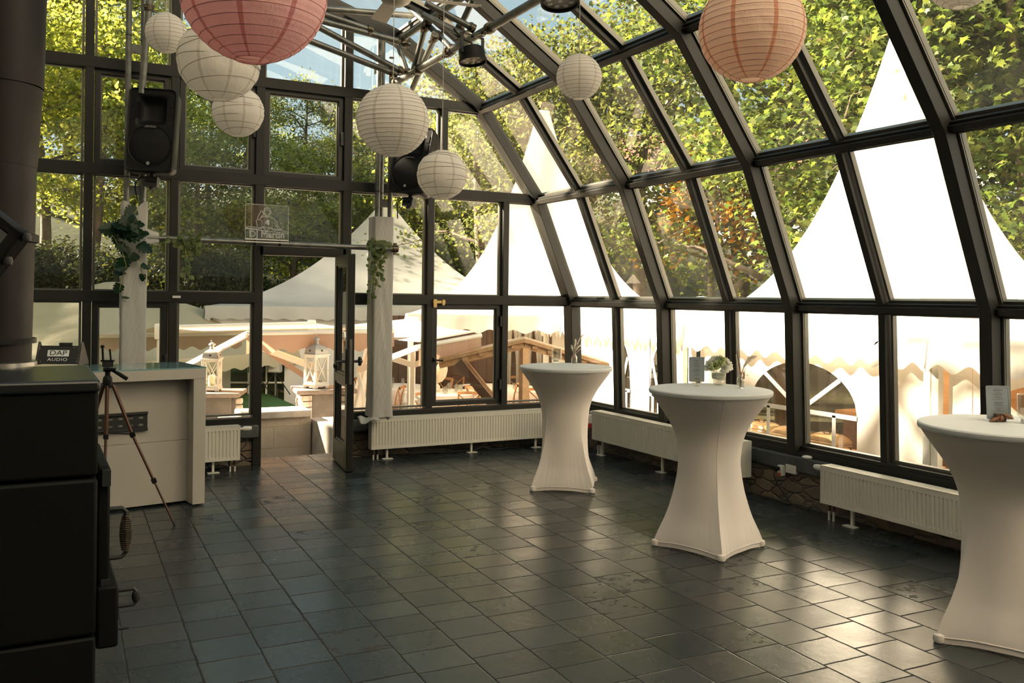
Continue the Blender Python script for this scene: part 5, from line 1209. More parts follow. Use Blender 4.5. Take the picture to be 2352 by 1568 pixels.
def tent_wall(o, W, L_, z0, z1, wins, wallmat, ripple=.012):
    """wall sheet with openings; win = dict(s, w, spring, rise, bottom, kind)"""
    b = MB(); edges = sorted({0, L_} | {max(0, w['s'] - w['w']) for w in wins} | {min(L_, w['s'] + w['w']) for w in wins})
    for a, e_ in zip(edges, edges[1:]):
        mid = (a + e_) / 2; win = next((w for w in wins if abs(mid - w['s']) < w['w']), None)
        n = max(2, int((e_ - a) / .06)); rp = lambda s_: ripple * math.sin(s_ * 9) 
        if not win: b.grid(lambda u, v: W(a + (e_ - a) * u, z0 + (z1 - z0) * v, rp(a + (e_ - a) * u)), n, 6)
        else:
            top = lambda s_: win['spring'] + win['rise'] * math.sqrt(max(0, 1 - ((s_ - win['s']) / win['w']) ** 2)) if win['rise'] else win['spring']
            b.grid(lambda u, v: (lambda s_: W(s_, top(s_) + (z1 - top(s_)) * v, 0))(a + (e_ - a) * u), n + 20, 4)
            if win['bottom'] > z0: b.grid(lambda u, v: W(a + (e_ - a) * u, z0 + (win['bottom'] - z0) * v, 0), n, 3)
    b.build('side_wall', wallmat, o, smooth=50)
    for w in wins:
        g = MB(); s0, s1 = w['s'] - w['w'], w['s'] + w['w']; n = 40; pts = [W(s0, w['bottom'], -.01), W(s1, w['bottom'], -.01)]
        if w['rise']: pts += [W(w['s'] + w['w'] * math.cos(PI * k / n), w['spring'] + w['rise'] * math.sin(PI * k / n), -.01) for k in range(n + 1)]
        else: pts += [W(s1, w['spring'], -.01), W(s0, w['spring'], -.01)]
        g.add(pts, [list(range(len(pts)))]); g.build('window_film', 'tent_pvc', o, smooth=0)
        m_ = MB(); bw = w.get('bar', .045)
        upv = (W(s0, 0, 1) - W(s0, 0, 0))
        def bar(sa, za, sb, zb): m_.beam(W(sa, za, .012), W(sb, zb, .012), bw, .008, up=upv)
        if w['kind'] == 'sun':
            bar(s0, w['spring'], s1, w['spring']); bar(w['s'], w['bottom'], w['s'], w['spring'] + w['rise'] * .99)
            for a in (45, 135): bar(w['s'], w['spring'], w['s'] + w['w'] * math.cos(R(a)), w['spring'] + w['rise'] * math.sin(R(a)))
            for q in (-.62, .62): bar(w['s'] + w['w'] * q, w['bottom'], w['s'] + w['w'] * q, w['spring'])
            for zz in w.get('rows', ()): bar(s0, zz, s1, zz)
        else:
            for i in range(1, w['nx']): bar(s0 + (s1 - s0) * i / w['nx'], w['bottom'], s0 + (s1 - s0) * i / w['nx'], w['spring'])
            for i in range(1, w['nz']): zz = w['bottom'] + (w['spring'] - w['bottom']) * i / w['nz']; bar(s0, zz, s1, zz)
        m_.build('window_bar', 'bare_white', o)
XT = 8.4
sunw = lambda s: dict(s=s, w=.88, spring=.36, rise=.60, bottom=-.62, kind='sun', rows=(-.25,), bar=.055)
# big pagoda whose spire rises at the right; walls 3 = facing the pavilion (runs from +y to -y)
pagoda('white pagoda tent with arched window and tall spire at the right', (10.4, 8.35), 2.0, 1.40, 5.45, 0, walls=((3, [sunw(10.35 - 8.42)], GZ),), wave=.335, amp=.045, power=2.6, tip=.09)
pagoda('white pagoda tent next to the spire tent, cut by the right picture edge', (10.4, 4.35), 2.0, 1.40, 5.45, 0, walls=((3, [sunw(6.35 - 5.2)], GZ),), wave=.335, amp=.045, power=2.6, tip=.09)
pagoda('low white marquee with narrow arched windows behind the spire tent', (10.45, 12.5), 2.05, 1.42, 1.72, 0, walls=((3, [dict(s=2.25, w=.24, spring=.25, rise=.75, bottom=GZ + .05, kind='sun', rows=(-.2,), bar=.05), dict(s=3.25, w=.24, spring=.25, rise=.75, bottom=GZ + .05, kind='sun', rows=(-.2,), bar=.05)], GZ),), wave=.16, amp=.06, power=1.1, tip=.1, zv=.34)
pc = PD(1247, 300, 18.6)
pagoda('white pagoda dining tent with a tall spire beyond the back corner', (pc.x, pc.y), 2.45, 1.42, 5.50, -YAW, wave=.42, amp=.035, power=2.5, tip=.13, zv=.30)
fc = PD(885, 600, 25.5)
pagoda('pagoda tent coloured grey for tree shade in front of the wooded hillside', (fc.x, fc.y), 4.0, 1.45, 4.25, -YAW + R(6), mat='tent_shaded', wallmat='tent_wall', power=2.0, tip=.2, zv=.30, wave=.4, amp=.02, walls=((0, [dict(s=1.05, w=.62, spring=.12, rise=0, bottom=-.82, kind='grid', nx=3, nz=2, bar=.04)], GZ),))
bc = PD(257, 700, 21)
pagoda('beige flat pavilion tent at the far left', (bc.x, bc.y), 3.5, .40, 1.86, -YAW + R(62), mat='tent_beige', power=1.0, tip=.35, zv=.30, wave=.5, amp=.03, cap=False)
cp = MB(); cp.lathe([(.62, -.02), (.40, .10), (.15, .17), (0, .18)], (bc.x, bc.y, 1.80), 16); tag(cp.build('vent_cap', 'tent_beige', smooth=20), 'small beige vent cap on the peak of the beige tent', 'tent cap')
# interior curtains and added shading back of the dining tent
for i, x in enumerate((1166, 1188, 1212, 1236)):
    q = PD(x, 800, 20.95); m_ = MB(); m_.grid(lambda u, v: q + CR * ((u - .5) * .20 * (1 - .5 * math.sin(PI * v)) + .03 * math.sin(3 * v)) + CF * (.03 * math.sin(u * 14)) + Vector((0, 0, (-1.7 + 2.15 * v))), 16, 14)
    tag(m_.build('tent_curtain', 'drape_white', smooth=60), 'white gathered curtain hanging in the dining tent', 'curtain', 'curtains in the dining tent')
q = PD(1372, 860, 16.4); m_ = MB(); m_.grid(lambda u, v: q + CR * ((u - .5) * .62) + CF * (.04 * math.sin(u * 26)) + Vector((0, 0, -1.1 + 2.2 * v)), 40, 10)
tag(m_.build('corner_curtain', 'tent_wall', smooth=60), 'folded white side curtain at the right corner of the dining tent', 'curtain')
q = PD(1150, 760, 21.3); m_ = MB(); M_c = Matrix((CR, CF, (0, 0, 1))).transposed(); m_.box(Vector((q.x, q.y, .15)), (5.6, .1, 2.3), M=M_c)
for i in range(27): m_.box(Vector((q.x, q.y, .15)) + CR * (-2.7 + i * .207) - CF * .06, (.19, .03, 2.3), M=M_c)
tag(m_.build('shade_boards', 'wood_dark'), 'dark brown board wall added to shade the back of the dining tent', 'board wall')  # added to keep sun out of the tent and darken its back
# ------------------------------------------------------------------ awnings
def awning(label, r0, r1, f0, f1, val, posts=(), arms=(), far=None):
    o = thing('market_awning', label, 'awning', tuple((r0 + r1) / 2)); dr = (r1 - r0).normalized()
    b = MB(); b.tube([r0, r1], .075, 16); b.build('roller_tube', 'bare_white', o)
    for e_ in (r0, r1): b = MB(); b.box(e_ + Vector((0, 0, -.03)), (.14, .14, .26), rz=math.atan2(dr.y, dr.x)); b.build('end_bracket', 'bare_white', o, bevel=.02)
    for nm, (a, c_) in (('canopy_cloth', (f0, f1)),) + ((('canopy_cloth', far),) if far else ()):
        b = MB(); b.grid(lambda u, v: r0.lerp(r1, u).lerp(a.lerp(c_, u), v) + Vector((0, 0, .06 - .10 * math.sin(PI * v) * .5)), 16, 10); b.build(nm, 'awning_sunlit', o, smooth=60)
        b = MB(); b.tube([a, c_], .035, 10); b.build('front_bar', 'bare_white', o)
        L_ = (c_ - a).length; wv = .32; b = MB(); nrm = (c_ - a).cross(Vector((0, 0, 1))).normalized()
        b.grid(lambda u, v: a.lerp(c_, u) + nrm * .03 * math.sin(u * L_ * 7) * v - Vector((0, 0, v * val * (1 + .13 * math.cos(2 * PI * u * L_ / wv)))), int(L_ / wv) * 10 + 1, 6); b.build('valance', 'awning', o, smooth=60)
    for p, q in arms: b = MB(); b.beam(p, q, .05, .08); b.build('folding_arm', 'bare_white', o)
    for p in posts: b = MB(); b.tube([(p.x, p.y, GZ), p], .038, 12); b.build('post', 'bare_white', o)
    return o
r0, r1 = PD(366, 757, 15.0), PD(716, 748, 15.6); f0, f1 = PD(566, 765, 12.6), PD(905, 760, 13.4)
awning('wide awning with scalloped edge seen through the open door', r0, r1, f0, f1, .26, [r0 + Vector((0, 0, -.05))], [(f0 + Vector((0, 0, -.02)), r0.lerp(f0, .35) + Vector((0, 0, -.55)))], far=(PD(215, 773, 17.0), PD(556, 766, 17.6)))
b2 = PD(612, 800, 13.4)
ar = thing('awning_arm', 'white crossed awning arms reaching down behind the right garden lantern', 'awning arm', tuple(PD(700, 840, 13.6)))
m_ = MB(); m_.beam(PD(606, 800, 13.8), PD(720, 842, 13.4), .05, .09); m_.build('upper_arm', 'bare_white', ar)
m_ = MB(); m_.beam(PD(604, 800, 14.2), PD(722, 878, 14.4), .05, .08); m_.build('lower_arm', 'awning', ar)
r0, r1 = PD(790, 757, 16.0), PD(950, 741, 15.0); f0, f1 = PD(962, 796, 12.4), PD(1105, 770, 12.9)
awning('bright awning right of the draped column before the dining tent', r0, r1, f0, f1, .24, [PD(949, 797, 13.3)], [(PD(962, 797, 12.6), PD(822, 850, 13.6)), (PD(880, 816, 13.4), PD(948, 838, 13.3)), (PD(975, 828, 13.3), PD(952, 838, 13.3))])
# slanted bright cloth left of the draped column (tent side tied back)
m_ = MB(); c0_, c1_, c2_, c3_ = PD(838, 800, 13.9), PD(800, 950, 13.2), PD(838, 955, 13.6), PD(872, 800, 14.2)
m_.grid(lambda u, v: c0_.lerp(c3_, u).lerp(c1_.lerp(c2_, u), v) + CF * .05 * math.sin(u * 12), 14, 10); tag(m_.build('tied_tent_flap', 'tent_white', smooth=60), 'pale tent flap tied back behind the open door leaf', 'tent flap')
m_ = MB(); m_.beam(PD(822, 855, 13.0), PD(845, 958, 13.0), .05, .05); tag(m_.build('white_strut', 'bare_white'), 'white slanting strut behind the open door leaf', 'strut')
# ------------------------------------------------------------------ wooden gabled shelter
ap, le, re_ = PD(1205, 786, 12.4), PD(1008, 832, 12.4), PD(1400, 843, 12.6); bk = CF * .75
sl_ = thing('wooden_shelter', 'small pine gabled shelter roof behind the back bar table', 'shelter', (ap.x, ap.y, GZ))
for nm, e_ in (('roof_panel', le), ('roof_panel', re_)):
    m_ = MB(); up_ = Vector((0, 0, .05)); m_.add([ap, e_, e_ + bk, ap + bk, ap + up_, e_ + up_, e_ + bk + up_, ap + bk + up_], [[0, 1, 2, 3], [4, 7, 6, 5], [0, 4, 5, 1], [1, 5, 6, 2], [2, 6, 7, 3], [3, 7, 4, 0]]); m_.build(nm, 'wood_pine', sl_)
    for t in (.12, .30, .5, .7): m_ = MB(); a_ = ap.lerp(e_, t) - Vector((0, 0, .03)); m_.beam(a_ + CF * .02, a_ + bk, .07, .05); m_.build('purlin', 'wood_pine', sl_)
for k, t in ((0, 0), (1, .0)):
    p = ap + bk * (.1 + .8 * k) - Vector((0, 0, .08)); m_ = MB(); m_.beam((p.x, p.y, GZ), p, .10, .10); m_.build('post', 'wood_pine', sl_)
for k in (.1, .9):
    for e_ in (le, re_):
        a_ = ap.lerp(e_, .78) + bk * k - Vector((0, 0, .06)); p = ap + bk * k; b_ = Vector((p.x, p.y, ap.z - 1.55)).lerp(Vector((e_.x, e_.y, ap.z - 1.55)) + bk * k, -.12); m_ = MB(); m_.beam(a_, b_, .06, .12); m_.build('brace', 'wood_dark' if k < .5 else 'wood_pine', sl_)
        m_ = MB(); m_.beam(ap + bk * k - Vector((0, 0, .05)), e_ + bk * k - Vector((0, 0, .05)), .05, .08); m_.build('rafter', 'wood_pine', sl_)
# ------------------------------------------------------------------ dining furniture
def chair(label, loc, rz):
    o = thing('dining_chair', label, 'chair', loc, rz, 'cross back chairs in the dining tent'); Wm = WORLD[o.name]; P = lambda x, y, z: Wm @ Vector((x, y, z))
    m_ = MB(); m_.box(P(0, 0, .46), (.42, .42, .035), M=Wm.to_3x3()); m_.build('seat', 'wood_chair', o, bevel=.012)
    for x in (-1, 1):
        m_ = MB(); m_.tube([P(.18 * x, -.18, .45), P(.20 * x, -.20, 0)], [.018, .014], 8); m_.build('leg', 'wood_chair', o)
        m_ = MB(); m_.tube([P(.20 * x, .22, 0), P(.19 * x, .19, .46), P(.20 * x, .22, .7), P(.20 * x, .27, .87)], [.014, .018, .017, .016], 8); m_.build('leg', 'wood_chair', o)
    m_ = MB(); n = 10; m_.grid(lambda u, v: P(-.215 + .43 * u, .275 + .02 * math.sin(PI * u) + .012 * (1 if 0 < v < .5 else 0), .84 + .055 * [0, 0, 1, 1, 0][int(round(v * 4))] + .015 * math.sin(PI * u)) + (Wm.to_3x3() @ Vector((0, .025 * [0, 1, 1, 0, 0][int(round(v * 4))], 0))), 12, 5); m_.build('top_rail', 'wood_chair', o)
    m_ = MB(); m_.tube([P(-.18, .20, .50), P(0, .225, .66), P(.19, .265, .84)], .011, 6); m_.tube([P(.18, .20, .50), P(0, .235, .66), P(-.19, .265, .84)], .011, 6); m_.build('cross_back', 'wood_chair', o)
    m_ = MB(); m_.tube([P(-.19, -.19, .2), P(.19, -.19, .2)], .009, 6); m_.tube([P(-.19, .20, .2), P(.19, .20, .2)], .009, 6); m_.build('stretcher', 'wood_chair', o)
    return o
def dining_table(label, c, r, seed):
    o = thing('dining_table', label, 'table', (c.x, c.y, GZ), 0, 'round dining tables in the tent')
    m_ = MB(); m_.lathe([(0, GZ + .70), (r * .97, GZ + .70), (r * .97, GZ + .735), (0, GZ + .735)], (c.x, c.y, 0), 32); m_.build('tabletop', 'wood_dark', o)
    m_ = MB(); m_.tube([(c.x, c.y, GZ), (c.x, c.y, GZ + .70)], .05); m_.build('pedestal', 'black_metal', o)
    m_ = MB()
    def fn(u, v):
        th = u * 2 * PI
        if v < .3: rr = r * v / .3; return Vector((c.x + rr * math.cos(th), c.y + rr * math.sin(th), GZ + .742))
        k = (v - .3) / .7; rr = r * (1.0 + .02 * min(1, k * 5)) + (.05 * k) * (1 + math.sin(th * 9 + seed)) * .8; return Vector((c.x + rr * math.cos(th), c.y + rr * math.sin(th), GZ + .742 - .62 * k))
    m_.grid(fn, 90, 14, wrap=True); tag(m_.build('tablecloth', 'cloth_white', smooth=60), 'white cloth hanging over ' + label, 'tablecloth', 'white cloths in the dining tent')
    return o
TB = [('the front round dining table by the bare window', PD(1015, 905, 18.9), .78), ('the left round dining table behind the draped column', PD(905, 885, 20.0), .75), ('the round dining table at the right of the shelter braces', PD(1122, 880, 20.25), .7), ('the right round dining table behind the shelter post', PD(1235, 885, 19.8), .75)]
for i, (l_, c, r) in enumerate(TB): dining_table(l_.replace('the ', '', 1), c, r, i)
CH = [(1078, 17.75, 20, 'bare cross back chair in front of the front dining table'), (946, 17.4, 60, 'sunlit cross back chair beside the white awning post'), (893, 18.5, 100, 'cross back chair showing its x beside the draped column'), (866, 18.9, 200, 'chair half hidden by the draped column'),
      (1008, 20.2, 175, 'cross back chair behind the front dining table'), (1074, 19.6, 150, 'chair with a dark jacket over its back'), (1108, 18.7, -40, 'chair seen between the shelter braces'), (912, 21.0, 180, 'far cross back chair at the left dining table'), (962, 20.6, 150, 'second far cross back chair at the left dining table'), (1040, 21.0, 190, 'far chair behind the dried flower vase'),
      (1158, 19.3, 110, 'chair with its x seen left of the shelter post'), (1112, 21.1, 180, 'far chair behind the shelter braces'), (1186, 20.75, 200, 'far chair left of the shelter post'), (1240, 18.6, 10, 'chair hidden partly by the back bar table'), (850, 20.2, -90, 'chair at the left side of the left dining table')]
ch0 = None
for (x, D, a, l_) in CH:
    q = PD(x, 900, D); rz = -YAW + PI + R(a - 20) 
    if ch0 is None: ch0 = chair(l_, (q.x, q.y, GZ), rz + PI if False else rz)
    else: copy_tree(ch0, (q.x, q.y, GZ), rz, l_)
q = PD(1078, 890, 19.75); jm = MB(); jm.grid(lambda u, v: q + CR * ((u - .5) * (.30 + .1 * v)) + CF * (.06 * math.sin(PI * u)) + Vector((0, 0, .02 - .45 * v + .03 * math.sin(PI * u))), 12, 10); tag(jm.build('jacket', 'black_plastic', solid=.03, smooth=60), 'dark jacket hung over a chair back in the dining tent', 'jacket')
g0 = None; rnd = random.Random(9); gi = 0
for i, (l_, c, r) in enumerate(TB):
    for k in range(9 if i < 2 else 5):
        a, q = rnd.uniform(0, 2 * PI), r * rnd.uniform(.35, .8); loc = Vector((c.x + q * math.cos(a), c.y + q * math.sin(a), GZ + .744))
        if g0 is None:
            m_ = MB(); m_.lathe([(0, 0), (.03, 0), (.032, .01), (.040, .03), (.041, .14), (.038, .14), (.037, .03), (0, .02)], loc, 14); g0 = m_.build('drinking_glass', 'tumbler', origin=loc); tag(g0, 'clear drinking glass set out on a round dining table', 'glass', 'glasses on the dining tables')
        else: copy_tree(g0, tuple(loc))
# pampas centrepiece
c = PD(1003, 880, 18.9); L = Vector((c.x, c.y, GZ + .744)); pv_ = thing('pampas_centrepiece', 'tall dried palm and pampas arrangement on the front dining table', 'dried flowers', tuple(L))
m_ = MB(); m_.lathe([(0, 0), (.05, 0), (.075, .05), (.07, .12), (.03, .16), (.035, .19), (.028, .19), (0, .15)], L, 20); m_.build('vase', 'petal', pv_)
m_ = MB(); rnd = random.Random(8)
for k in range(26):
    a = rnd.uniform(0, 2 * PI); dr = Vector((math.cos(a) * rnd.uniform(.1, .7), math.sin(a) * .5, rnd.uniform(.5, 1.2))); add_leaf(m_, L + Vector((0, 0, .17)), dr, (rnd.uniform(-1, 1), -1, .2), rnd.uniform(.22, .5), 'narrow', .3)
m_.build('dried_palm', 'pampas', pv_, smooth=0)
# buffet inside the spire tent
bt = thing('buffet_table', 'wooden buffet table seen through the arched tent window', 'table', (9.6, 8.6, GZ))
m_ = MB(); m_.box((9.6, 8.6, -.32), (.75, 2.6, .05)); m_.build('tabletop', 'wood_pine', bt)
for x in (-.3, .3):
    for y in (-1.2, 1.2): m_ = MB(); m_.box((9.6 + x, 8.6 + y, -.67), (.06, .06, .66)); m_.build('leg', 'wood_dark', bt)
for px_c, l_ in ((1752, 'dark edged chafing dish at the left of the arched window'), (1818, 'gold lidded chafing dish at the centre of the arched window'), (1903, 'gold lidded chafing dish at the right of the arched window')):
    q = PX(px_c, 1000, 9.45); o = thing('chafing_dish', l_, 'chafing dish', (9.45, q.y, -.295), 0, 'chafing dishes on the buffet'); L = Vector((9.45, q.y, -.295))
    m_ = MB(); m_.box(L + Vector((0, 0, .13)), (.36, .52, .07)); m_.build('water_pan', 'chafing', o, bevel=.02)
    m_ = MB(); m_.grid(lambda u, v: L + Vector((.175 * math.cos(PI * v) * (1 - .0 * u), .25 * (2 * u - 1), .165 + .10 * math.sin(PI * v) ** .6 * (1 - abs(2 * u - 1) ** 5))), 14, 14); m_.build('lid', 'chafing', o, smooth=60)
    m_ = MB(); m_.tube([L + Vector((-.03, -.05, .262)), L + Vector((-.03, -.05, .285)), L + Vector((-.03, .05, .285)), L + Vector((-.03, .05, .262))], .009, 6); m_.build('lid_handle', 'wood_dark', o)
    for x in (-.16, .16):
        for y in (-.22, .22): m_ = MB(); m_.tube([L + Vector((x, y, .12)), L + Vector((x * 1.08, y * 1.08, .004))], .01, 6); m_.build('leg', 'black_metal', o)
bw = thing('timber_bar', 'timber back bar with shelf inside the spire tent', 'bar', (11.4, 8.5, GZ))
m_ = MB(); m_.box((11.9, 8.5, .25), (.06, 3.4, 2.4)); m_.build('back_wall', 'wood_pine', bw)
m_ = MB(); m_.box((11.5, 8.5, -.5), (.6, 3.0, .95)); m_.build('counter', 'wood_dark', bw); m_ = MB(); m_.box((11.45, 8.5, .02), (.75, 3.1, .05)); m_.build('worktop', 'wood_pine', bw)
for y in (7.9, 8.9, 9.3):
    m_ = MB(); m_.box((11.15, y, -.28), (.03, .30, .26)); tag(m_.build('serving_crate', 'black_plastic', bevel=.01), 'dark crate standing below the worktop inside the spire tent', 'crate', 'crates below the tent bar')
m_ = MB(); m_.box((11.5, 7.55, .16), (.22, .3, .22)); tag(m_.build('toaster_box', 'steel', bevel=.02), 'small metal appliance on the timber bar inside the spire tent', 'appliance')
m_ = MB(); m_.box((10.9, 4.9, .25), (.06, 2.6, 2.4)); tag(m_.build('partition_board', 'wood_pine'), 'brown partition board inside the tent at the right picture edge', 'partition')
# outdoor loudspeaker on its tripod
for (x, l_, D) in ((632, 'grey loudspeaker on a tripod before the tent window beyond the door', 21.0), (589, 'dark tripod stand with box beside the left door post', 20.6)):
    q = PD(x, 920, D); c = Vector((q.x, q.y, LZ)); o = thing('speaker_stand', l_, 'speaker stand', tuple(c), 0)
    zt = PD(x, 855, D).z; m_ = MB(); m_.tube([c, c + Vector((0, 0, zt - LZ + .05))], .02); m_.build('pole', 'steel' if x > 600 else 'black_metal', o)
    for k in range(3): a = k * 2.1 + .4; m_ = MB(); m_.tube([c + Vector((0, 0, .55)), c + Vector((.42 * math.cos(a), .42 * math.sin(a), .0))], .012, 6); m_.build('leg', 'black_metal', o)
    sp2 = thing('outdoor_loudspeaker', ('grey' if x > 600 else 'dark') + ' box loudspeaker standing on the tripod ' + ('beyond the open door' if x > 600 else 'at the left door post'), 'loudspeaker', (c.x, c.y, zt)); m_ = MB(); m_.prism([(-.16, -.14), (.16, -.14), (.12, .16), (-.12, .16)], c + Vector((0, 0, zt - LZ)), CR, CF, (0, 0, 1), .42); m_.build('cabinet', 'print_grey' if x > 600 else 'black_plastic', sp2, bevel=.02)
    m_ = MB(); m_.box(c + Vector((0, 0, zt - LZ + .21)) - CF * .142, (.26, .01, .36), rz=-YAW); m_.build('front_grille', 'white_paint' if x > 600 else 'grille_black', sp2)
# ------------------------------------------------------------------ trees
SHAPES = {'oval': np.array([(0, 0), (.32, .35), (.30, .65), (0, 1.0), (-.30, .65), (-.32, .35)]),
          'maple': np.array([(0, 0), (.22, .10), (.50, .06), (.34, .28), (.58, .46), (.30, .55), (.16, .62), (0, 1.0), (-.16, .62), (-.30, .55), (-.58, .46), (-.34, .28), (-.50, .06), (-.22, .10)])}
def leaf_mesh(name, centers, size, shape, mat, seed, up=.6):
    rg = np.random.default_rng(seed); n = len(centers); S = SHAPES[shape]; m = len(S)
    nr = rg.normal(size=(n, 3)); nr[:, 2] = np.abs(nr[:, 2]) + up; nr /= np.linalg.norm(nr, axis=1)[:, None]
    d = rg.normal(size=(n, 3)); d[:, 2] -= .5; d -= nr * (d * nr).sum(1)[:, None]; d /= np.linalg.norm(d, axis=1)[:, None]; s = np.cross(d, nr)
    sz = size * rg.uniform(.65, 1.25, n)
    V = centers[:, None, :] + (d[:, None, :] * S[None, :, 1, None] + s[:, None, :] * S[None, :, 0, None] - nr[:, None, :] * (np.abs(S[:, 0]) * .35 + S[:, 1] ** 2 * .2)[None, :, None]) * sz[:, None, None]
    me = bpy.data.meshes.new(name); me.vertices.add(n * m); me.vertices.foreach_set('co', V.reshape(-1).astype(np.float32))
    me.loops.add(n * m); me.loops.foreach_set('vertex_index', np.arange(n * m, dtype=np.int32)); me.polygons.add(n)
    me.polygons.foreach_set('loop_start', np.arange(0, n * m, m, dtype=np.int32)); me.polygons.foreach_set('loop_total', np.full(n, m, dtype=np.int32))
    me.materials.append(MATS[mat]); me.update(calc_edges=True); me.validate(); return me
def tree(name, label, cat, base, H, rad, nleaf, size, shape, mat, seed, group=None, low=.25, dens=1.0, trunk=None, open_=.5):
    rg = np.random.default_rng(seed); rnd = random.Random(seed); B = Vector(base)
    o = thing(name, label, cat, tuple(B), 0, group); tm = MB(); tr = trunk or H * .022
    lean = Vector((rnd.uniform(-.05, .05) * H, rnd.uniform(-.05, .05) * H, 0)); TP = lambda t: B + lean * t * t + Vector((.02 * H * math.sin(t * 5 + seed), .02 * H * math.cos(t * 4 + seed), H * .92 * t))
    tm.tube([TP(k / 8) for k in range(9)], [tr * (1 - .88 * k / 8) for k in range(9)], 9); clusters = []
    nb = int(16 * dens)
    for k in range(nb):
        t = low + (1 - low) * (k + .5) / nb; a = k * 2.4 + rnd.uniform(-.4, .4); p = TP(t * .97); ln = rad * (.35 + .75 * math.sin(PI * min(1, (t - low) / (1 - low) * .8 + .22))) * rnd.uniform(.75, 1.15); e_ = p + Vector((math.cos(a) * ln, math.sin(a) * ln, ln * rnd.uniform(.05, .5))); mid = p.lerp(e_, .5) + Vector((0, 0, .08 * ln))
        tm.tube([p, mid, e_], [tr * (.42 - .25 * t), tr * .2, tr * .06], 6)
        for q in range(4):
            s_ = p.lerp(e_, .45 + .18 * q); e2 = s_ + Vector((rnd.gauss(0, 1), rnd.gauss(0, 1), rnd.gauss(.1, .6))) * rad * .22; tm.tube([s_, e2], [tr * .09, tr * .03], 4, cap=False); clusters += [e2, s_.lerp(e2, .5)]
        clusters.append(e_)
    clusters += [TP(.95), TP(1) + Vector((0, 0, H * .04))]
    tm.build('trunk', 'bark', o, smooth=60)
    C = np.array([tuple(c - B) for c in clusters]); ci = rg.integers(0, len(C), nleaf); off = rg.normal(size=(nleaf, 3)) * np.array([1, 1, .55]) * rad * .17 * open_ * 2
    me = leaf_mesh('foliage', C[ci] + off, size, shape, mat, seed + 1)
    f = bpy.data.objects.new('foliage', me); f.parent = o; COL.objects.link(f); WORLD[f.name] = WORLD[o.name]; return o
def at_hill(px_, D, dz=0):
    q = PD(px_, 690, D); return Vector((q.x, q.y, hill_z(q.x, q.y) - .1 + dz))
protos = {}
def place(kind, label, cat, px_, D, H, rz, group, spec):
    b = at_hill(px_, D)
    if kind not in protos:
        o = tree(*spec[:1], label, cat, b, *spec[1:], group=group, low=.42 if kind == 'C' else .25); protos[kind] = (o, spec[1])
        return o
    p, h0 = protos[kind]; c = copy_tree(p, tuple(b), rz, label, group); k = H / h0; c.scale = (k, k, k * (1 + .1 * math.sin(px_))); return c
rnd = random.Random(77)
GF = 'green trees on the wooded hillside'; LF = 'leafy green tree among the dense wood on the hillside behind the tents'
SPA = ('forest_tree', 9.0, 2.5, 9000, .15, 'oval', 'leaf_forest', 101); SPB = ('forest_tree', 9.0, 2.6, 9000, .15, 'oval', 'leaf_grove', 202)
# far row (treeline) and nearer row
for i, (px_, D, H) in enumerate([(-90, 33, 12.5), (40, 35, 13.0), (150, 34, 12.0), (265, 36, 10.0), (380, 38, 7.2), (480, 37, 5.6), (585, 38, 5.2), (700, 37, 5.6), (810, 38, 5.4), (915, 37, 5.4), (1010, 36, 6.0), (1100, 33, 7.0),
                                 (-40, 28, 10.0), (90, 29.5, 8.6), (215, 29, 8.6), (330, 30, 8.2), (450, 29, 6.3), (560, 30, 6.0), (670, 29.5, 6.3), (780, 30, 6.1), (890, 29, 6.3), (1000, 28, 6.8), (1120, 29, 7.2)]):
    k = 'A' if (i % 3 == 0 or (px_ < 400 and D < 31)) else 'B'; place(k, LF, 'tree', px_, D, H, rnd.uniform(0, 6), GF, SPA if k == 'A' else SPB)
# copper leaved tree at the top left
b = at_hill(200, 33); tree('copper_tree', 'dark reddish leaved tree filling the top left panes', 'tree', b, 14.5, 2.3, 6500, .16, 'maple', 'leaf_copper', 303, low=.78, dens=.8)
# tall trees standing left of the view beside the houses: they shade the lawn side tents
for (x, y, H) in [(-6.0, 24.0, 9.5), (-6.0, 27.0, 10), (-8.5, 25.5, 11.0), (-6.5, 30, 11)]:
    p_, h0 = protos['A']; c = copy_tree(p_, (x, y, -1.0 + max(0, hill_z(x, y) + 1)), x * 3 + y, 'tall dark tree left of the view, shading the tents', 'tall trees left of the view'); k = H / h0; c.scale = (k, k, k)
# hedge bushes along the foot of the hill
def bush(name, label, cat, base, rx, rz_, n, size, mat, seed, group, H):
    o = thing(name, label, cat, tuple(base), 0, group); rg = np.random.default_rng(seed); d = rg.normal(size=(n, 3)); d /= np.linalg.norm(d, axis=1)[:, None]; d[:, 2] = np.abs(d[:, 2]); r_ = rg.uniform(.55, 1.0, n) ** .5
    C = d * r_[:, None] * np.array([rx, rx, H]); C += rg.normal(size=(n, 3)) * .08
    me = leaf_mesh('foliage', C, size, 'oval', mat, seed + 1); f = bpy.data.objects.new('foliage', me); f.parent = o; COL.objects.link(f)
    m_ = MB(); rr = random.Random(seed)
    for k in range(7): a = rr.uniform(0, 6.28); m_.tube([Vector(base), Vector(base) + Vector((math.cos(a) * rx * .6, math.sin(a) * rx * .6, H * .75))], [.03, .01], 5)
    m_.build('stems', 'bark', o) if False else m_.build('branch', 'bark', o); return o
GB = 'bushes along the foot of the hillside'; LBU = 'dark green bush in the hedge along the foot of the wooded hillside'; b0 = None
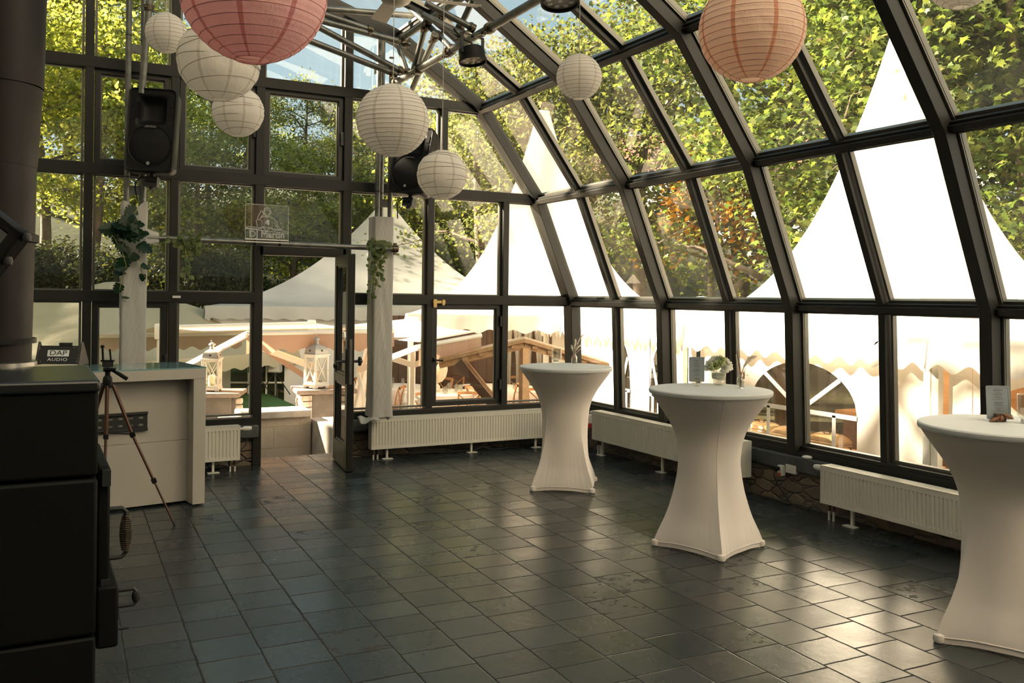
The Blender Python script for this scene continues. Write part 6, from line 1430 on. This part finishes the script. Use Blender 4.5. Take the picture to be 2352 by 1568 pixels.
for i, (px_, D) in enumerate([(-60, 25), (40, 24.6), (135, 25.2), (235, 24.8), (330, 25.4), (430, 25), (525, 25.6), (625, 25.2), (720, 25.8), (820, 26.2), (930, 26.6), (1040, 25.4)]):
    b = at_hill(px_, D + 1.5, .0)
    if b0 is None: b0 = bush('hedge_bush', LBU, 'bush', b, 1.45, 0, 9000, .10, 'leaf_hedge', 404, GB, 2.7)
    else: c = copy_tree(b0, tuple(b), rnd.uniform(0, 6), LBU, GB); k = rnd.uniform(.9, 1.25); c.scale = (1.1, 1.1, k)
# slender trees and maples behind the white tents
GR = 'loose green trees behind the white pagoda tents'; LR = 'loose pale green tree behind the white pagoda tents, seen through the glass vault'
SPC = ('garden_tree', 10.0, 2.7, 11000, .11, 'oval', 'leaf_light', 505)
for (px_, D, H) in [(1120, 24, 8.4), (1245, 23, 9.2), (1370, 22.5, 9.8), (1490, 23, 11.0), (1710, 24, 12.5)]: place('C', LR, 'tree', px_, D, H, rnd.uniform(0, 6), GR, SPC)
GM = 'broad maples behind the spire tent'; LM = 'broad maple with lobed yellow green leaves behind the spire tent'
SPD = ('maple_tree', 11.0, 3.3, 15000, .125, 'maple', 'leaf_maple', 606)
for (px_, D, H) in [(1790, 18.5, 13.0), (1990, 19.5, 13.5), (2190, 17.5, 12.5), (2330, 16.0, 12.0), (2420, 18.5, 13)]: place('D', LM, 'tree', px_, D, H, rnd.uniform(0, 6), GM, SPD)
b = at_hill(1650, 21.0); tree('autumn_tree', 'orange leaved autumn tree before the white house', 'tree', b, 6.6, 1.5, 2600, .14, 'oval', 'leaf_orange', 707, low=.6)
q = PD(2365, 690, 12.6); bush('garden_shrub', 'bright green bush at the right picture edge behind the spire tent', 'bush', Vector((q.x + 3.2, q.y + 1.6, GZ)), 2.0, 0, 8000, .13, 'leaf_light', 808, None, 5.2)
# white house behind the right hand trees
q = PD(1690, 690, 41); hq = Vector((q.x, q.y, -1)); ho = thing('white_house', 'white house showing through the trees behind the spire tent', 'house', tuple(hq), R(-58)); Wm = WORLD[ho.name]
m_ = MB(); m_.box(Wm @ Vector((1.0, 3, 4.2)), (19, 6, 8.4), M=Wm.to_3x3()); m_.build('facade', 'house_white', ho)
m_ = MB(); m_.prism([(-9, 8.3), (11.0, 8.3), (10.2, 10.6), (-8, 10.6)], Wm @ Vector((0, .0, 0)), Wm.to_3x3() @ Vector((1, 0, 0)), (0, 0, 1), Wm.to_3x3() @ Vector((0, 1, 0)), 6); m_.build('roof', 'house_roof', ho)
for i in range(6):
    for z in (2.0, 5.0):
        m_ = MB(); m_.box(Wm @ Vector((-5 + i * 3.0, -.03, z)), (1.1, .1, 1.5), M=Wm.to_3x3()); w_ = m_.build('window', 'bare_white', ho); m_ = MB(); m_.box(Wm @ Vector((-5 + i * 3.0, -.09, z)), (.95, .03, 1.35), M=Wm.to_3x3()); m_.build('pane', 'black_plastic', w_)
# bird cut-out sticker on the side glazing
q = PX(2009, 789, 5.80); m_ = MB(); m_.prism([(0, 0), (.02, .012), (.05, .03), (.055, .045), (.03, .035), (.018, .02)], q - Vector((.025, 0, .02)), (0, -1, 0), (0, 0, 1), (1, 0, 0), .002); tag(m_.build('window_moth', 'clamp_metal'), 'small dark moth sitting on the side glazing', 'moth')
